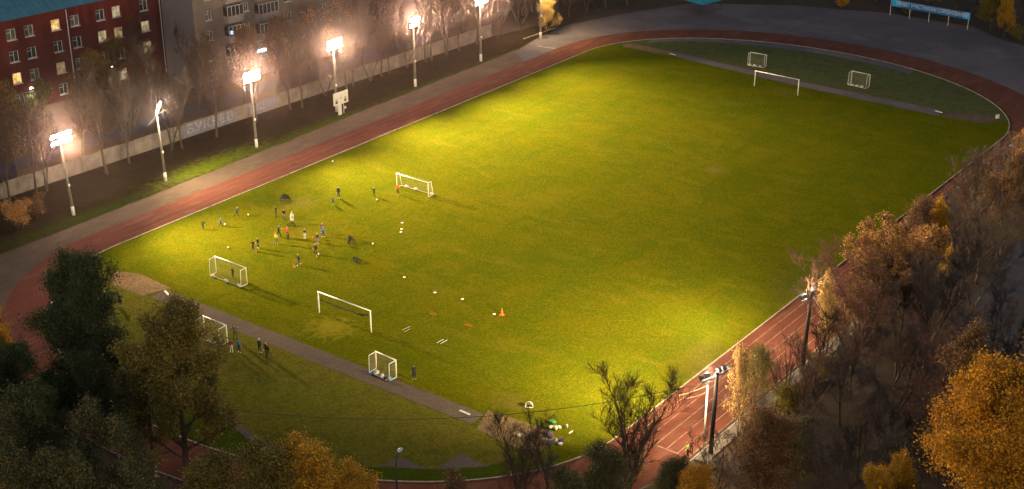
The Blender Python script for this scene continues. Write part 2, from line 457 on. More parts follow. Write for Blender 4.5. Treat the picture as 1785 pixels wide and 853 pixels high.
# outer rim at the near end
q = [p for p in ring(1, 60, .12) if p[0] < -52 and p[1] < 26]; q2 = [p for p in ring(1, 60, .27) if p[0] < -52 and p[1] < 26]
n2 = min(len(q), len(q2)); q, q2 = q[:n2], q2[:n2]
vs = [(x, y, 0.) for x, y in q2] + [(x, y, .08) for x, y in q2] + [(x, y, .08) for x, y in q] + [(x, y, 0.) for x, y in q]
fs = [(k*n2+i, k*n2+i+1, (k+1)*n2+i+1, (k+1)*n2+i) for k in range(3) for i in range(n2-1)]
o = mesh_obj('outer_kerb', vs, fs, M_LEDGE); o['kind'] = 'structure'

# lane lines
mb = MB()
for k in range(1, 7):
    y = -35.58 - 1.17*k
    x = -49.9 + random.Random(k).random()*.3
    mb.add([(x, y-.032, .0245), (52, y-.032, .0245), (52, y+.032, .0245), (x, y+.032, .0245)], [(0, 1, 2, 3)])
mb.add([(-49.75, -42.6, .0285), (-49.65, -42.6, .0285), (-49.65, -35.9, .0285), (-49.75, -35.9, .0285)], [(0, 1, 2, 3)])
o = mb.build('lane_lines', M_LINE); o['kind'] = 'structure'
mb = MB()
for k in range(1, 4):
    y = 35.22 + 1.22*k
    mb.add([(-50, y-.025, .0245), (48, y-.025, .0245), (48, y+.025, .0245), (-50, y+.025, .0245)], [(0, 1, 2, 3)])
o = mb.build('far_lane_lines', M_LINE_FAR); o['kind'] = 'structure'
mb = MB(); mb.box((46.3, 41.9, .05), (.12, 3.4, .06), R(12)); mb.box((52.5, 47.8, .05), (9, .12, .1), R(-3)); mb.box((100, -24.5, .06), (.25, 5.5, .12), R(20))
o = mb.build('kerb_stones', M_KERB); o['kind'] = 'structure'
for (x, y, rz, lab) in ((-55.35, 20.45, R(70), 'white take-off board set in the grey strip beside the upper-left sandy patch'),
                    (-55.65, -21.75, R(88), 'white take-off board on the grey strip near the bottom sandy patch'),
                    (55.6, 22.7, R(80), 'small white take-off board at the far end beside the pale sandy patch'),
                    (54.2, -24.0, R(80), 'small white take-off board on the far strip near the right corner of the pitch')):
    mb = MB(); mb.box((0, 0, .03), (.24, 1.25, .05), 0); 
    o = mb.build('takeoff_board', M_WHITE)
    o.location = (x, y, .04); o.rotation_euler = (0, 0, rz - R(90) + R(0)); tag(o, lab, 'take-off board', 'white take-off boards')

# concrete ledge along the near straight
lg = empty('concrete_ledge', (-33, -43.9, 0), 0, 'long low concrete ledge running between the near straight of the track and the trees', 'ledge')
rg = random.Random(4)
x = -17.0
while x < 17.5:
    w = 2.9
    mb = MB(); mb.box((x + w/2, rg.uniform(-.04, .04) + (-.6 if x > 3 else 0)*0, .17), (w-.05, 1.15, .30 + rg.uniform(-.01, .01)), R(rg.uniform(-.6, .6)))
    mb.build('slab', M_LEDGE, lg)
    x += w
mb = MB(); mb.box((-.2, .88, .045), (34, .10, .06)); mb.build('edge_strip', M_KERB, lg)

# ------------------------------------------------------------------ concrete wall behind the far verge
WA, WB = Vector((-52, 58.35, 0)), Vector((46, 53.45, 0))
wl = (WB-WA).length; wrz = math.atan2(WB.y-WA.y, WB.x-WA.x)
wall = empty('concrete_wall', WA, wrz, 'long grey concrete panel wall behind the row of bare trees, partly painted with letters', 'wall')
npan = 34; pw = wl/npan
rg = random.Random(8)
for i in range(npan):
    mb = MB(); h = 2.15 + rg.uniform(-.05, .05)
    mb.box((i*pw + pw/2, 0, h/2), (pw-.16, .09, h)); mb.build('panel', M_WALL, wall)
for i in range(npan+1):
    mb = MB(); mb.box((i*pw, 0, 1.13), (.14, .16, 2.26)); mb.build('post', M_WALL, wall)
M_PAINTB = M('blue grey wall paint', (.12, .13, .22), (.20, .19, .22), 2.0, .8)
M_PAINTW = M('off-white wall paint', (.36, .33, .33), (.17, .16, .18), 2.0, .8, lo=.40, hi=.60)
def text_mesh(name, body, size, mat, parent, loc, rot, ext=.012, squeeze=1.0, bold=0.0):
    c = bpy.data.curves.new(name, 'FONT'); c.body = body; c.size = size; c.extrude = ext; c.offset = bold
    c.align_x = 'CENTER'; c.align_y = 'CENTER'; c.resolution_u = 3
    t = bpy.data.objects.new(name, c); COL.objects.link(t); bpy.context.view_layer.update()
    me = bpy.data.meshes.new_from_object(t); bpy.data.objects.remove(t)
    me.materials.clear(); me.materials.append(mat)
    o = bpy.data.objects.new(name, me); COL.objects.link(o); o.parent = parent
    o.location = loc; o.rotation_euler = rot; o.scale = (squeeze, 1, 1)
    return o
for (a, b, txt, sz) in ((31.2, 41.2, 'БУКЕЕВ', 1.75), (43.4, 49.0, 'ТИШИН', 1.6)):
    mb = MB(); mb.box(((a+b)/2, -.095, 1.05), (b-a, .012, 1.95)); mb.build('painted_ground', M_PAINTB, wall)
    text_mesh('painted_letters', txt, sz, M_PAINTW, wall, ((a+b)/2, -.12, 1.08), (R(90), 0, 0), .006, (b-a)/(len(txt)*sz*.72), .03)

# ------------------------------------------------------------------ banner at the far end
bn = empty('banner_frame', (100.4, 3.9, 0), 0, 'long blue banner with white lettering on thin posts behind the far asphalt', 'banner')
M_BLUE = M('banner blue', (.015, .17, .44), (.012, .14, .38), 1.0, .6)
M_BLUE2 = M('banner end blue', (.02, .42, .80), (.02, .36, .72), 1.0, .6)
bx = .045
def bpt(y): return (y*-bx, -y)
for y in (0.0, 3.75, 7.45, 11.1, 14.75):
    mb = MB(); mb.tube([(*bpt(y), 0), (*bpt(y), 3.0)], .05, 6); mb.build('post', M_WHITE, bn)
ra = math.atan2(-1, -bx)
for (y0, y1, mt) in ((0.2, 2.0, M_BLUE2), (2.0, 13.7, M_BLUE), (13.7, 15.0, M_BLUE2)):
    c = bpt((y0+y1)/2); mb = MB(); mb.box((c[0]-.09, c[1], 2.42), (y1-y0, .05, 1.22), ra); mb.build('panel', mt, bn)
text_mesh('lettering', 'ПРИВЕТ УЧАСТНИКАМ СОРЕВНОВАНИЙ', .98, M_WHITE, bn, (bpt(7.85)[0]-.15, bpt(7.85)[1], 2.44), (R(90), 0, R(-90)-bx), .01, .70, .0)

# blue awning beyond the apron
aw = empty('blue_canopy', (82.98, 33.1, 0), R(-12), 'turquoise fabric canopy at the far edge of the asphalt, touching the top of the photo', 'canopy')
M_TARP = M('turquoise tarp', (.02, .27, .36), (.015, .22, .30), .6, .5)
mb = MB()
mb.add([(-2.6, -2.6, 2.2), (2.6, -2.6, 2.2), (2.6, 2.6, 2.2), (-2.6, 2.6, 2.2), (0, 0, 3.5), (-2.6, -2.6, 1.9), (2.6, -2.6, 1.9), (2.6, 2.6, 1.9), (-2.6, 2.6, 1.9)],
       [(0, 1, 4), (1, 2, 4), (2, 3, 4), (3, 0, 4), (0, 5, 6, 1), (1, 6, 7, 2), (2, 7, 8, 3), (3, 8, 5, 0)])
o = mb.build('roof', M_TARP, aw)
for a, b in ((-2.5, -2.5), (2.5, -2.5), (2.5, 2.5), (-2.5, 2.5)):
    mb = MB(); mb.tube([(a, b, 0), (a, b, 2.2)], .04, 6); mb.build('leg', M_METAL, aw)

# ------------------------------------------------------------------ buildings
M_BRICK = M('red brick', (.085, .013, .014), (.058, .010, .011), 2.2, .9, bump=.1)
M_ROOF = M('sky-tinted metal roof', (.06, .19, .27), (.04, .14, .21), .8, .4, metal=.2)  # bluish metal, with the sky's reflection put into its colour
M_FRAME = M('white window frame', (.55, .55, .58), (.45, .45, .48), 3, .6)
M_GLASS = M('dark window glass', (.035, .045, .055), (.02, .025, .03), .8, .08, spec=.8)
M_CURT = M('curtained glass', (.12, .13, .13), (.05, .06, .06), 2.5, .25, spec=.6, lo=.42, hi=.55)
def winlit(n, c, s):
    m = bpy.data.materials.new(n); m.use_nodes = True; nt = m.node_tree; b = nt.nodes['Principled BSDF']
    tc = nt.nodes.new('ShaderNodeTexCoord'); no = nt.nodes.new('ShaderNodeTexNoise'); no.inputs['Scale'].default_value = 2.2; no.inputs['Detail'].default_value = 3
    oi = nt.nodes.new('ShaderNodeObjectInfo'); ad = nt.nodes.new('ShaderNodeVectorMath'); ad.operation = 'ADD'
    nt.links.new(tc.outputs['Object'], ad.inputs[0]); nt.links.new(oi.outputs['Location'], ad.inputs[1]); nt.links.new(ad.outputs[0], no.inputs['Vector'])
    r = nt.nodes.new('ShaderNodeValToRGB'); r.color_ramp.elements[0].position = .35; r.color_ramp.elements[1].position = .62
    r.color_ramp.elements[0].color = (c[0]*.35, c[1]*.28, c[2]*.2, 1); r.color_ramp.elements[1].color = (*c, 1)
    nt.links.new(no.outputs['Fac'], r.inputs[0]); nt.links.new(r.outputs[0], b.inputs['Emission Color']); b.inputs['Emission Strength'].default_value = s
    b.inputs['Base Color'].default_value = (.05, .05, .05, 1)
    return m
M_WY = winlit('yellow lit window', (1, .62, .18), 1.1)
M_WW = winlit('pale lit window', (1, .80, .45), .38)
M_WD = winlit('dim lit window', (.85, .62, .25), .32)
M_WG = winlit('green lit doorway', (.42, .72, .08), .55)
M_SIGN = emit('cold sign light', (.75, .85, 1.0), 7.0)
M_LAMPW = emit('small door lamp', (1, .95, .75), 14.0)
M_TV = emit('blue lit pane', (.35, .50, 1.0), 1.2)

def facade(name, L, H, holes, mat, parent, rev=.22, mats2=None):
    us = sorted(set([0, L] + [h[0] for h in holes] + [h[1] for h in holes]))
    zs = sorted(set([0, H] + [h[2] for h in holes] + [h[3] for h in holes]))
    mb = MB()
    for i in range(len(us)-1):
        for j in range(len(zs)-1):
            uc, zc = (us[i]+us[i+1])/2, (zs[j]+zs[j+1])/2
            if any(h[0] < uc < h[1] and h[2] < zc < h[3] for h in holes): continue
            mb.add([(us[i], 0, zs[j]), (us[i+1], 0, zs[j]), (us[i+1], 0, zs[j+1]), (us[i], 0, zs[j+1])], [(0, 1, 2, 3)])
    for (a, b, c, d) in holes:
        mb.add([(a, 0, c), (b, 0, c), (b, 0, d), (a, 0, d), (a, rev, c), (b, rev, c), (b, rev, d), (a, rev, d)], [(0, 4, 5, 1), (1, 5, 6, 2), (2, 6, 7, 3), (3, 7, 4, 0)])
    return mb.build(name, mat, parent)

def window(parent, u, z, w, h, glass, mullions=2, sill=True, slats=False, frame=None):
    root = None
    mb = MB()
    t = .07
    mb.box((0, 0, h/2-t/2), (w, .07, t)); mb.box((0, 0, -h/2+t/2), (w, .07, t))
    for sx in (-1, 1): mb.box((sx*(w/2-t/2), 0, 0), (t, .07, h-2*t))
    for k in range(1, mullions): mb.box((-w/2+w*k/mullions, 0, 0), (t*.8, .06, h-2*t))
    if mullions == 2: mb.box((-w/4, 0, h*.18), (w/2-t*1.6, .05, t*.7))
    if slats:
        for k in range(4): mb.box((0, -.05, -h*.36+h*.24*k), (w*.95, .03, h*.10))
    f = mb.build('window', frame or M_FRAME, parent); f.location = (u, .14, z)
    pb = MB(); pb.box((0, 0, 0), (w-2*t+.02, .02, h-2*t+.02)); p = pb.build('pane', glass, f); p.location = (0, .045, 0)
    if sill:
        sb = MB(); sb.box((0, 0, 0), (w+.16, .30, .07)); s = sb.build('sill', M_FRAME, f); s.location = (0, -.17, -h/2-.04)
    return f

OX = 14.0
rb = empty('brick_building', (-27.1 - OX*math.cos(math.atan(-.12)), 85.0 + OX*.12*math.cos(math.atan(-.12)), 0), math.atan(-.12),
           'red brick four-storey building with sky-tinted metal roof and a few lit windows', 'building')
uL, H = OX + 25.6, 14.0
colm = [-11.5, -8.0, -4.2, 0.0, 2.85, 7.2, 10.4, 14.75, 17.55, 22.4]
rowz = [11.72, 8.4, 5.1, 1.8]
lit = {(5, 0): M_WY, (8, 0): M_WW, (7, 1): M_WW, (8, 1): M_WD, (9, 1): M_WW, (3, 2): M_WY, (9, 2): M_WD, (9, 3): M_WD, (5, 2): M_WD, (8, 3): M_WW, (3, 0): M_CURT, (4, 0): M_CURT, (6, 2): M_CURT, (4, 2): M_CURT, (6, 0): M_CURT}
holes, wins = [], []
for ci, cu in enumerate(colm):
    for ri, z in enumerate(rowz):
        if ci == 4 and ri == 3: continue
        if ci == 7 and ri == 3: continue
        w, h = (1.45, 1.65)
        u = cu + OX
        holes.append((round(u-w/2, 3), round(u+w/2, 3), round(z-h/2, 3), round(z+h/2, 3))); wins.append((u, z, w, h, lit.get((ci, ri), M_GLASS), ri == 3 and ci == 8))
d1 = (OX+1.95-.95, OX+1.95+.95, .05, 2.45); d2 = (OX+15.8-1.0, OX+15.8+.6, .05, 2.6)
facade('front_wall', uL, H, holes + [d1, d2], M_BRICK, rb)
for (u, z, w, h, g, sl_) in wins: window(rb, u, z, w-.01, h-.01, g, 2, True, sl_)
for d in (d1, d2):
    mb = MB(); mb.box((0, 0, 0), (d[1]-d[0]-.02, .05, d[3]-d[2]-.02)); dd = mb.build('door', M_WG if d is d1 else M_WD, rb); dd.location = ((d[0]+d[1])/2, .16, (d[2]+d[3])/2)
    mb = MB(); mb.box((0, -.03, 0), (.05, .03, d[3]-d[2]-.1)); mb.box((0, -.03, .35), (d[1]-d[0]-.1, .03, .06)); mb.build('bars', M_METAL, dd)
    mb = MB(); mb.box((0, 0, 0), (2.9, 1.3, .12)); cn = mb.build('canopy', M_LEDGE, rb); cn.location = ((d[0]+d[1])/2, -.66, d[3]+.25)
    mb = MB(); mb.box((0, 0, 0), (.55, .22, .16)); lp = mb.build('door_lamp', M_LAMPW, rb); lp.location = ((d[0]+d[1])/2, -.12, d[3]+.75)
    ll = bpy.data.lights.new('door_light', 'POINT'); ll.energy = 320 if d is d1 else 160; ll.color = (.75, 1.0, .35) if d is d1 else (.95, .95, .6); ll.shadow_soft_size = .2
    lo = bpy.data.objects.new('door_light', ll); COL.objects.link(lo); lo.parent = rb; lo.location = ((d[0]+d[1])/2, -1.0, 2.0)
mb = MB(); D_ = 12.5
mb.add([(0, 0, 0), (0, 0, H), (0, D_, H), (0, D_, 0), (uL, 0, 0), (uL, D_, 0), (uL, D_, H), (uL, 0, H)], [(0, 1, 2, 3), (4, 5, 6, 7), (3, 2, 6, 5)])
mb.build('side_walls', M_BRICK, rb)
mb = MB(); e = .55
nr = 46
for s_ in (0, 1):
    for i in range(nr):
        u0 = -e + (uL+2*e)*i/nr; u1 = -e + (uL+2*e)*(i+1)/nr - .06
        y0, y1 = (-e, D_/2) if s_ == 0 else (D_+e, D_/2)
        z0, z1 = H+.02, H+3.1
        mb.add([(u0, y0, z0), (u1, y0, z0), (u1, y1, z1), (u0, y1, z1)], [(0, 1, 2, 3)])
        mb.add([(u1, y0, z0), (u1+.03, y0, z0+.06), (u1+.03, y1, z1+.06), (u1, y1, z1)], [(0, 1, 2, 3)])
        mb.add([(u1+.03, y0, z0+.06), (u1+.06, y0, z0), (u1+.06, y1, z1), (u1+.03, y1, z1+.06)], [(0, 1, 2, 3)])
mb.build('roof', M_ROOF, rb)
mb = MB(); mb.box((uL/2, -.3, H-.09), (uL+.9, .5, .18)); mb.build('cornice', M_BRICK, rb)
for u in (OX+9.1, uL-.35):
    mb = MB(); mb.tube([(u, -.1, .3), (u, -.1, H-.2)], .07, 6); mb.build('downpipe', M_FRAME, rb)
text_mesh('painted_mark', 'ЮЗ', .9, M_METAL, rb, (OX+22.3, -.03, 10.35), (R(90), 0, 0), .01, 1.0, .02)

M_PANEL = M('grey render', (.115, .108, .130), (.095, .09, .108), .7, .9)
M_PANELB = M('beige panel', (.165, .135, .115), (.12, .10, .09), .9, .9)
M_BALC = M('balcony panel', (.27, .24, .24), (.20, .185, .19), 1.2, .9)
gb = empty('apartment_block', (-4.7, 71.0, 0), math.atan(-.12), 'beige and grey apartment block with glazed balconies beside the red brick building', 'building')
gL, gH = 34.0, 21.0
floors = [1.9, 5.05, 8.25, 11.4, 14.55, 17.7]
holes, wins = [], []
for z in floors:
    for u, w, h in ((2.65, 1.1, 1.45), (9.7, .9, 1.35), (17.8, 1.2, 1.4), (20.3, 1.2, 1.4), (25.0, 1.3, 1.4), (31.0, 1.3, 1.4)):
        if z < 3 and 8 < u < 22: continue
        holes.append((u-w/2, u+w/2, z-h/2, z+h/2)); wins.append((u, z, w, h))
facade('front_wall', gL, gH, holes, M_PANELB, gb)
for i, (u, z, w, h) in enumerate(wins): window(gb, u, z, w-.01, h-.01, M_GLASS if i % 3 else M_CURT, 2, True)
mb = MB(); gd = 8.6
mb.add([(0, .0, 0), (0, 0, gH), (0, gd, gH), (0, gd, 0), (gL, 0, 0), (gL, gd, 0), (gL, gd, gH), (gL, 0, gH)], [(0, 1, 2, 3), (4, 5, 6, 7), (3, 2, 6, 5)])
mb.build('gable_wall', M_PANEL, gb)
mb = MB(); mb.box((gL/2, gd/2, gH+.15), (gL+.8, gd+.8, .3)); mb.build('roof', M_LEDGE, gb)
for bi, (u0, u1, tv) in enumerate(((5.3, 8.35, True), (11.2, 15.1, False))):
    for z in (floors[1:] if bi == 0 else [4.3+3.15*k for k in range(5)]):
        if z < 5.0: continue
        bal = MB(); w = u1-u0; bal.box(((u0+u1)/2, -.6, z-1.55), (w, 1.2, .16)); b_ = bal.build('balcony', M_BALC, gb)
        mb = MB()
        mb.box(((u0+u1)/2, -1.19, z-1.0), (w, .06, 1.0)); mb.box((u0+.03, -.6, z-1.0), (.06, 1.14, 1.0)); mb.box((u1-.03, -.6, z-1.0), (.06, 1.14, 1.0)); mb.build('railing', M_BALC, b_)
        mb = MB()
        n = 4 if bi == 0 else 5
        for k in range(n+1): mb.box((u0+.05+(w-.1)*k/n, -1.19, z+.25), (.07, .07, 1.5))
        mb.box(((u0+u1)/2, -1.19, z+1.02), (w, .08, .07)); mb.build('frame', M_FRAME, b_)
        mb = MB(); mb.box(((u0+u1)/2, -1.17, z+.24), (w-.1, .02, 1.48)); mb.box((u0+.04, -.6, z+.24), (.02, 1.1, 1.48)); mb.box((u1-.04, -.6, z+.24), (.02, 1.1, 1.48)); mb.build('glazing', M_GLASS, b_)
        if tv and abs(z-8.25) < .1:
            mb = MB(); mb.box((u0+.55, -1.22, z+.1), (.55, .02, .55)); mb.build('lit_pane', M_TV, b_)
mb = MB()
for k, ww in enumerate((.34, .28, .30, .26, .32, .36)): mb.box((11.25+.30*k, -.12, 3.93), (.25, .10, .40+.06*(k % 2)))
mb.build('lit_sign', M_SIGN, gb)
mb = MB(); mb.box((12, -.9, 3.2), (7.5, 1.8, .15)); mb.build('shop_canopy', M_LEDGE, gb)

# ------------------------------------------------------------------ trees
def make_tree(seed, H=12.0, tr=.20, limbs=14, base=.25, spread=.45, up=.5, sub=6, twig=6, fine=5, trunks=1, lean=.0, finelen=.7, leaves=0, leaf=.17, lrad=.35, shoots=False, limb_len=.42, twr=.017, clump=.7, splay=.42):
    rng = random.Random(seed); nr = np.random.RandomState(seed)
    tk, cr = MB(), MB()
    fb, fd, fl = [], [], []
    tips = []
    def poly(p, d, L, n, wob, upb):
        pts = [Vector(p)]; dd = Vector(d)
        for i in range(n):
            dd = (dd + Vector((rng.gauss(0, wob), rng.gauss(0, wob), rng.gauss(0, wob) + upb))).normalized()
            pts.append(pts[-1] + dd*L/n)
        return pts
    def at(pts, t):
        x = t*(len(pts)-1); i = min(int(x), len(pts)-2); return pts[i].lerp(pts[i+1], x-i), (pts[i+1]-pts[i]).normalized()
    def side(d, ang):
        a = d.cross(Vector((rng.gauss(0, 1), rng.gauss(0, 1), rng.gauss(0, 1)))).normalized()
        return (d*math.cos(ang) + a*math.sin(ang)).normalized()
    for ti in range(trunks):
        if trunks == 1: d0 = Vector((lean*rng.gauss(0, 1), lean*rng.gauss(0, 1), 1)).normalized(); L0 = H*.9
        else:
            an = 2*math.pi*(ti+rng.random()*.4)/trunks; d0 = Vector((math.cos(an)*splay, math.sin(an)*splay, 1)).normalized(); L0 = H*rng.uniform(.78, .95)
        tp = poly((0, 0, -.15), d0, L0, 7, .05 if trunks == 1 else .10, .05)
        rt = tr*(1 if trunks == 1 else .72)
        rads = [rt*(1.25 if i == 0 else 1)*(1-.88*i/7) for i in range(8)]
        tk.tube(tp, rads, 7)
        nl = limbs if trunks == 1 else limbs//trunks
        for li in range(nl):
            t = base + (1-base)*(li+rng.random())/nl
            p, d = at(tp, min(t, .99))
            an = li*2.4 + rng.random()
            hor = Vector((math.cos(an), math.sin(an), 0))
            ld = (hor*spread + Vector((0, 0, up)) + d*.25).normalized()
            Ll = H*limb_len*(1-.62*(t-base)/(1-base))*rng.uniform(.75, 1.15)
            if shoots: ld = (hor*.35 + Vector((0, 0, 1))).normalized(); Ll = H*.6*rng.uniform(.6, 1)
            lp = poly(p, ld, Ll, 5, .13, .10)
            r0 = max(.02, rt*(1-.85*t)*.55)
            tk.tube(lp, [r0*(1-.8*i/5) for i in range(6)], 5, cap=False)
            for si in range(sub):
                t2 = .25 + .75*(si+rng.random())/sub
                p2, d2 = at(lp, min(t2, .99))
                sd = side(d2, rng.uniform(.5, 1.0)); sd.z += up*.5; sd.normalize()
                Ls = Ll*.42*rng.uniform(.6, 1.15)*(1-.4*t2) + .3
                sp = poly(p2, sd, Ls, 3, .15, .08)
                r1 = max(twr*1.2, r0*.38)
                cr.tube(sp, [r1, r1*.75, r1*.55, r1*.35], 3, cap=False)
                for wi in range(twig):
                    p3, d3 = at(sp, min(.2+.8*(wi+rng.random())/twig, .99))
                    wd = side(d3, rng.uniform(.4, .9)); wd.z += up*.4; wd.normalize()
                    Lw = rng.uniform(.45, 1.0)*finelen
                    wp = poly(p3, wd, Lw, 2, .12, .08)
                    cr.tube(wp, [twr, twr*.8, twr*.5], 3, cap=False)
                    tips.append(wp[1]); tips.append(wp[2])
                    for fi in range(fine):
                        p4, d4 = at(wp, rng.random()*.99)
                        fb.append(p4); fd.append(side(d4, rng.uniform(.3, .9))); fl.append(finelen*rng.uniform(.35, .8))
    if fb:
        B = np.array(fb); D = np.array(fd); Ln = np.array(fl)[:, None]
        S = np.cross(D, nr.normal(size=D.shape)); S /= np.linalg.norm(S, axis=1)[:, None] + 1e-9
        w = twr*.62
        V = np.stack([B - S*w, B + S*w, B + D*Ln], 1).reshape(-1, 3)
        base_i = len(cr.v)
        cr.v += [tuple(x) for x in V.tolist()]
        cr.f += [(base_i+3*i, base_i+3*i+1, base_i+3*i+2) for i in range(len(B))]
        cr.m += [0]*len(B)
    if leaves:
        T = np.array(tips)
        idx = nr.randint(0, len(T), leaves)
        # clumps: some tips carry many leaves, others few
        wt = nr.gamma(clump, 1, len(T)); idx = nr.choice(len(T), leaves, p=wt/wt.sum())
        C = T[idx] + nr.normal(size=(leaves, 3))*lrad
        A = nr.normal(size=(leaves, 3)); A /= np.linalg.norm(A, axis=1)[:, None]
        Bv = np.cross(A, nr.normal(size=(leaves, 3))); Bv /= np.linalg.norm(Bv, axis=1)[:, None]
        s = leaf*nr.uniform(.5, 1.2, size=(leaves, 1))
        V = np.stack([C - A*s, C - Bv*s*.55, C + A*s, C + Bv*s*.55], 1).reshape(-1, 3)
        V[:, 2] = np.maximum(V[:, 2], .05)
        base_i = len(cr.v)
        cr.v += [tuple(x) for x in V.tolist()]
        cr.f += [tuple(base_i+4*i+k for k in range(4)) for i in range(leaves)]
        cr.m += [1]*leaves
    mt = bpy.data.meshes.new('trunk'); mt.from_pydata(tk.v, [], tk.f); mt.materials.append(M_BARK)
    mc = bpy.data.meshes.new('crown'); mc.from_pydata(cr.v, [], cr.f); mc.materials.append(M_TWIG); mc.materials.append(M_LB)
    mc.polygons.foreach_set('material_index', cr.m)
    mt.polygons.foreach_set('use_smooth', [True]*len(mt.polygons))
    zs = sorted(v[2] for v in cr.v)
    top = zs[int(len(zs)*.995)]
    return mt, mc, top

T = {}
T['bareA'] = make_tree(1, 13, .20, 20, .20, .50, .70, 7, 7, 6)
T['bareB'] = make_tree(2, 13, .22, 20, .22, .62, .55, 7, 7, 6, lean=.05)
T['bareC'] = make_tree(3, 13, .20, 22, .18, .45, .80, 7, 7, 6, trunks=2)
T['bareD'] = make_tree(4, 12, .26, 26, .24, .80, .45, 7, 7, 6, trunks=3, limb_len=.40)
T['sparseA'] = make_tree(5, 12, .20, 20, .16, .60, .60, 7, 7, 5, leaves=6500, leaf=.13, lrad=.30)
T['sparseB'] = make_tree(6, 12, .20, 22, .16, .65, .55, 7, 7, 5, leaves=10000, leaf=.14, lrad=.30, trunks=2)
T['fullA'] = make_tree(7, 14, .30, 26, .12, .85, .40, 7, 6, 0, leaves=68000, leaf=.10, lrad=.34, limb_len=.46, clump=.3)
T['fullB'] = make_tree(8, 13, .30, 27, .14, .80, .40, 7, 6, 0, leaves=52000, leaf=.105, lrad=.34, trunks=3, limb_len=.38, clump=.3)
T['poplar'] = make_tree(9, 15, .32, 40, .10, .75, .30, 8, 6, 0, leaves=44000, leaf=.14, lrad=.32, limb_len=.36, clump=.28)
T['bigbare'] = make_tree(14, H=12, tr=.30, limbs=24, base=.18, spread=.50, up=.62, sub=8, twig=8, fine=5, trunks=2, limb_len=.42, twr=.012, finelen=.9, splay=.26)
T['birch'] = make_tree(10, 12, .18, 30, .10, .75, .35, 7, 6, 0, leaves=36000, leaf=.10, lrad=.32, limb_len=.42)
T['bush'] = make_tree(11, 4, .06, 24, .05, .8, .5, 5, 5, 0, leaves=7000, leaf=.11, lrad=.25, trunks=4, limb_len=.5, finelen=.5)
T['pollard'] = make_tree(12, 7, .26, 16, .30, .3, 1, 5, 4, 2, trunks=3, shoots=True)

tree_n = [0]
def tree(kind, x, y, h, name, label, group=None, twig=None, leafm=None, rz=None, squash=1.0, cat='tree', bark=None):
    mt, mc, top = T[kind]
    tree_n[0] += 1
    rg = random.Random(tree_n[0]*7+1)
    s = h/top
    r = empty(name, (x, y, 0), rz if rz is not None else rg.uniform(0, 6.28), label, cat, group)
    r.scale = (s*squash, s*squash, s)
    a = bpy.data.objects.new('trunk', mt); COL.objects.link(a); a.parent = r
    b = bpy.data.objects.new('crown', mc); COL.objects.link(b); b.parent = r
    if bark: a.material_slots[0].link = 'OBJECT'; a.material_slots[0].material = bark
    if twig: b.material_slots[0].link = 'OBJECT'; b.material_slots[0].material = twig
    if leafm: b.material_slots[1].link = 'OBJECT'; b.material_slots[1].material = leafm
    return r

ORD = ['first', 'second', 'third', 'fourth', 'fifth', 'sixth', 'seventh', 'eighth', 'ninth', 'tenth', 'eleventh', 'twelfth', 'thirteenth', 'fourteenth', 'fifteenth', 'sixteenth', 'seventeenth', 'eighteenth', 'nineteenth', 'twentieth', 'twenty-first', 'twenty-second', 'twenty-third', 'twenty-fourth', 'twenty-fifth', 'twenty-sixth', 'twenty-seventh', 'twenty-eighth', 'twenty-ninth', 'thirtieth']
# the row standing in front of the concrete wall
row = [(-49.9, 56.2, 12.5, 'bareB'), (-46.1, 56.0, 13, 'bareA'), (-44.6, 55.9, 11.5, 'bareC'), (-36.1, 54.5, 13.5, 'bareB'), (-31.8, 55.2, 12, 'bareA'), (-25.6, 53.7, 13, 'bareC'), (-23.5, 53.9, 12, 'bareB'),
       (-17.5, 53.5, 14, 'bareA'), (-9.5, 53.6, 12, 'bareC'), (-2.7, 53.6, 13, 'bareB'), (-.9, 52.9, 12, 'bareA'), (4.9, 53.7, 13.5, 'bareC'), (9.4, 53.4, 12, 'bareB'), (11.2, 53.7, 12.5, 'bareA'), (14.8, 53.4, 13.5, 'bareC'),
       (17.4, 53.5, 12, 'bareB'), (19.2, 53.3, 13, 'bareA'), (23.4, 53.2, 12.5, 'bareC'), (27.7, 52.9, 13.5, 'bareA'), (29.2, 52.8, 12, 'bareB'), (33.0, 52.7, 13, 'bareC'), (35.9, 52.4, 12, 'bareA'), (40.5, 52.2, 13, 'bareB'), (45.5, 51.6, 12, 'bareC')]
_rj = random.Random(5)
for i, (x, y, h, k) in enumerate(row):
    h += _rj.uniform(-2.6, 1.8)
    tree(k, x, y, h, 'bare_tree', ORD[i] + ' bare tree from the left in the row in front of the concrete wall', 'bare trees in front of the concrete wall', squash=.85)
M_YARD = leafmat('dull yellow leaves', (.20, .125, .024), (.12, .080, .020))
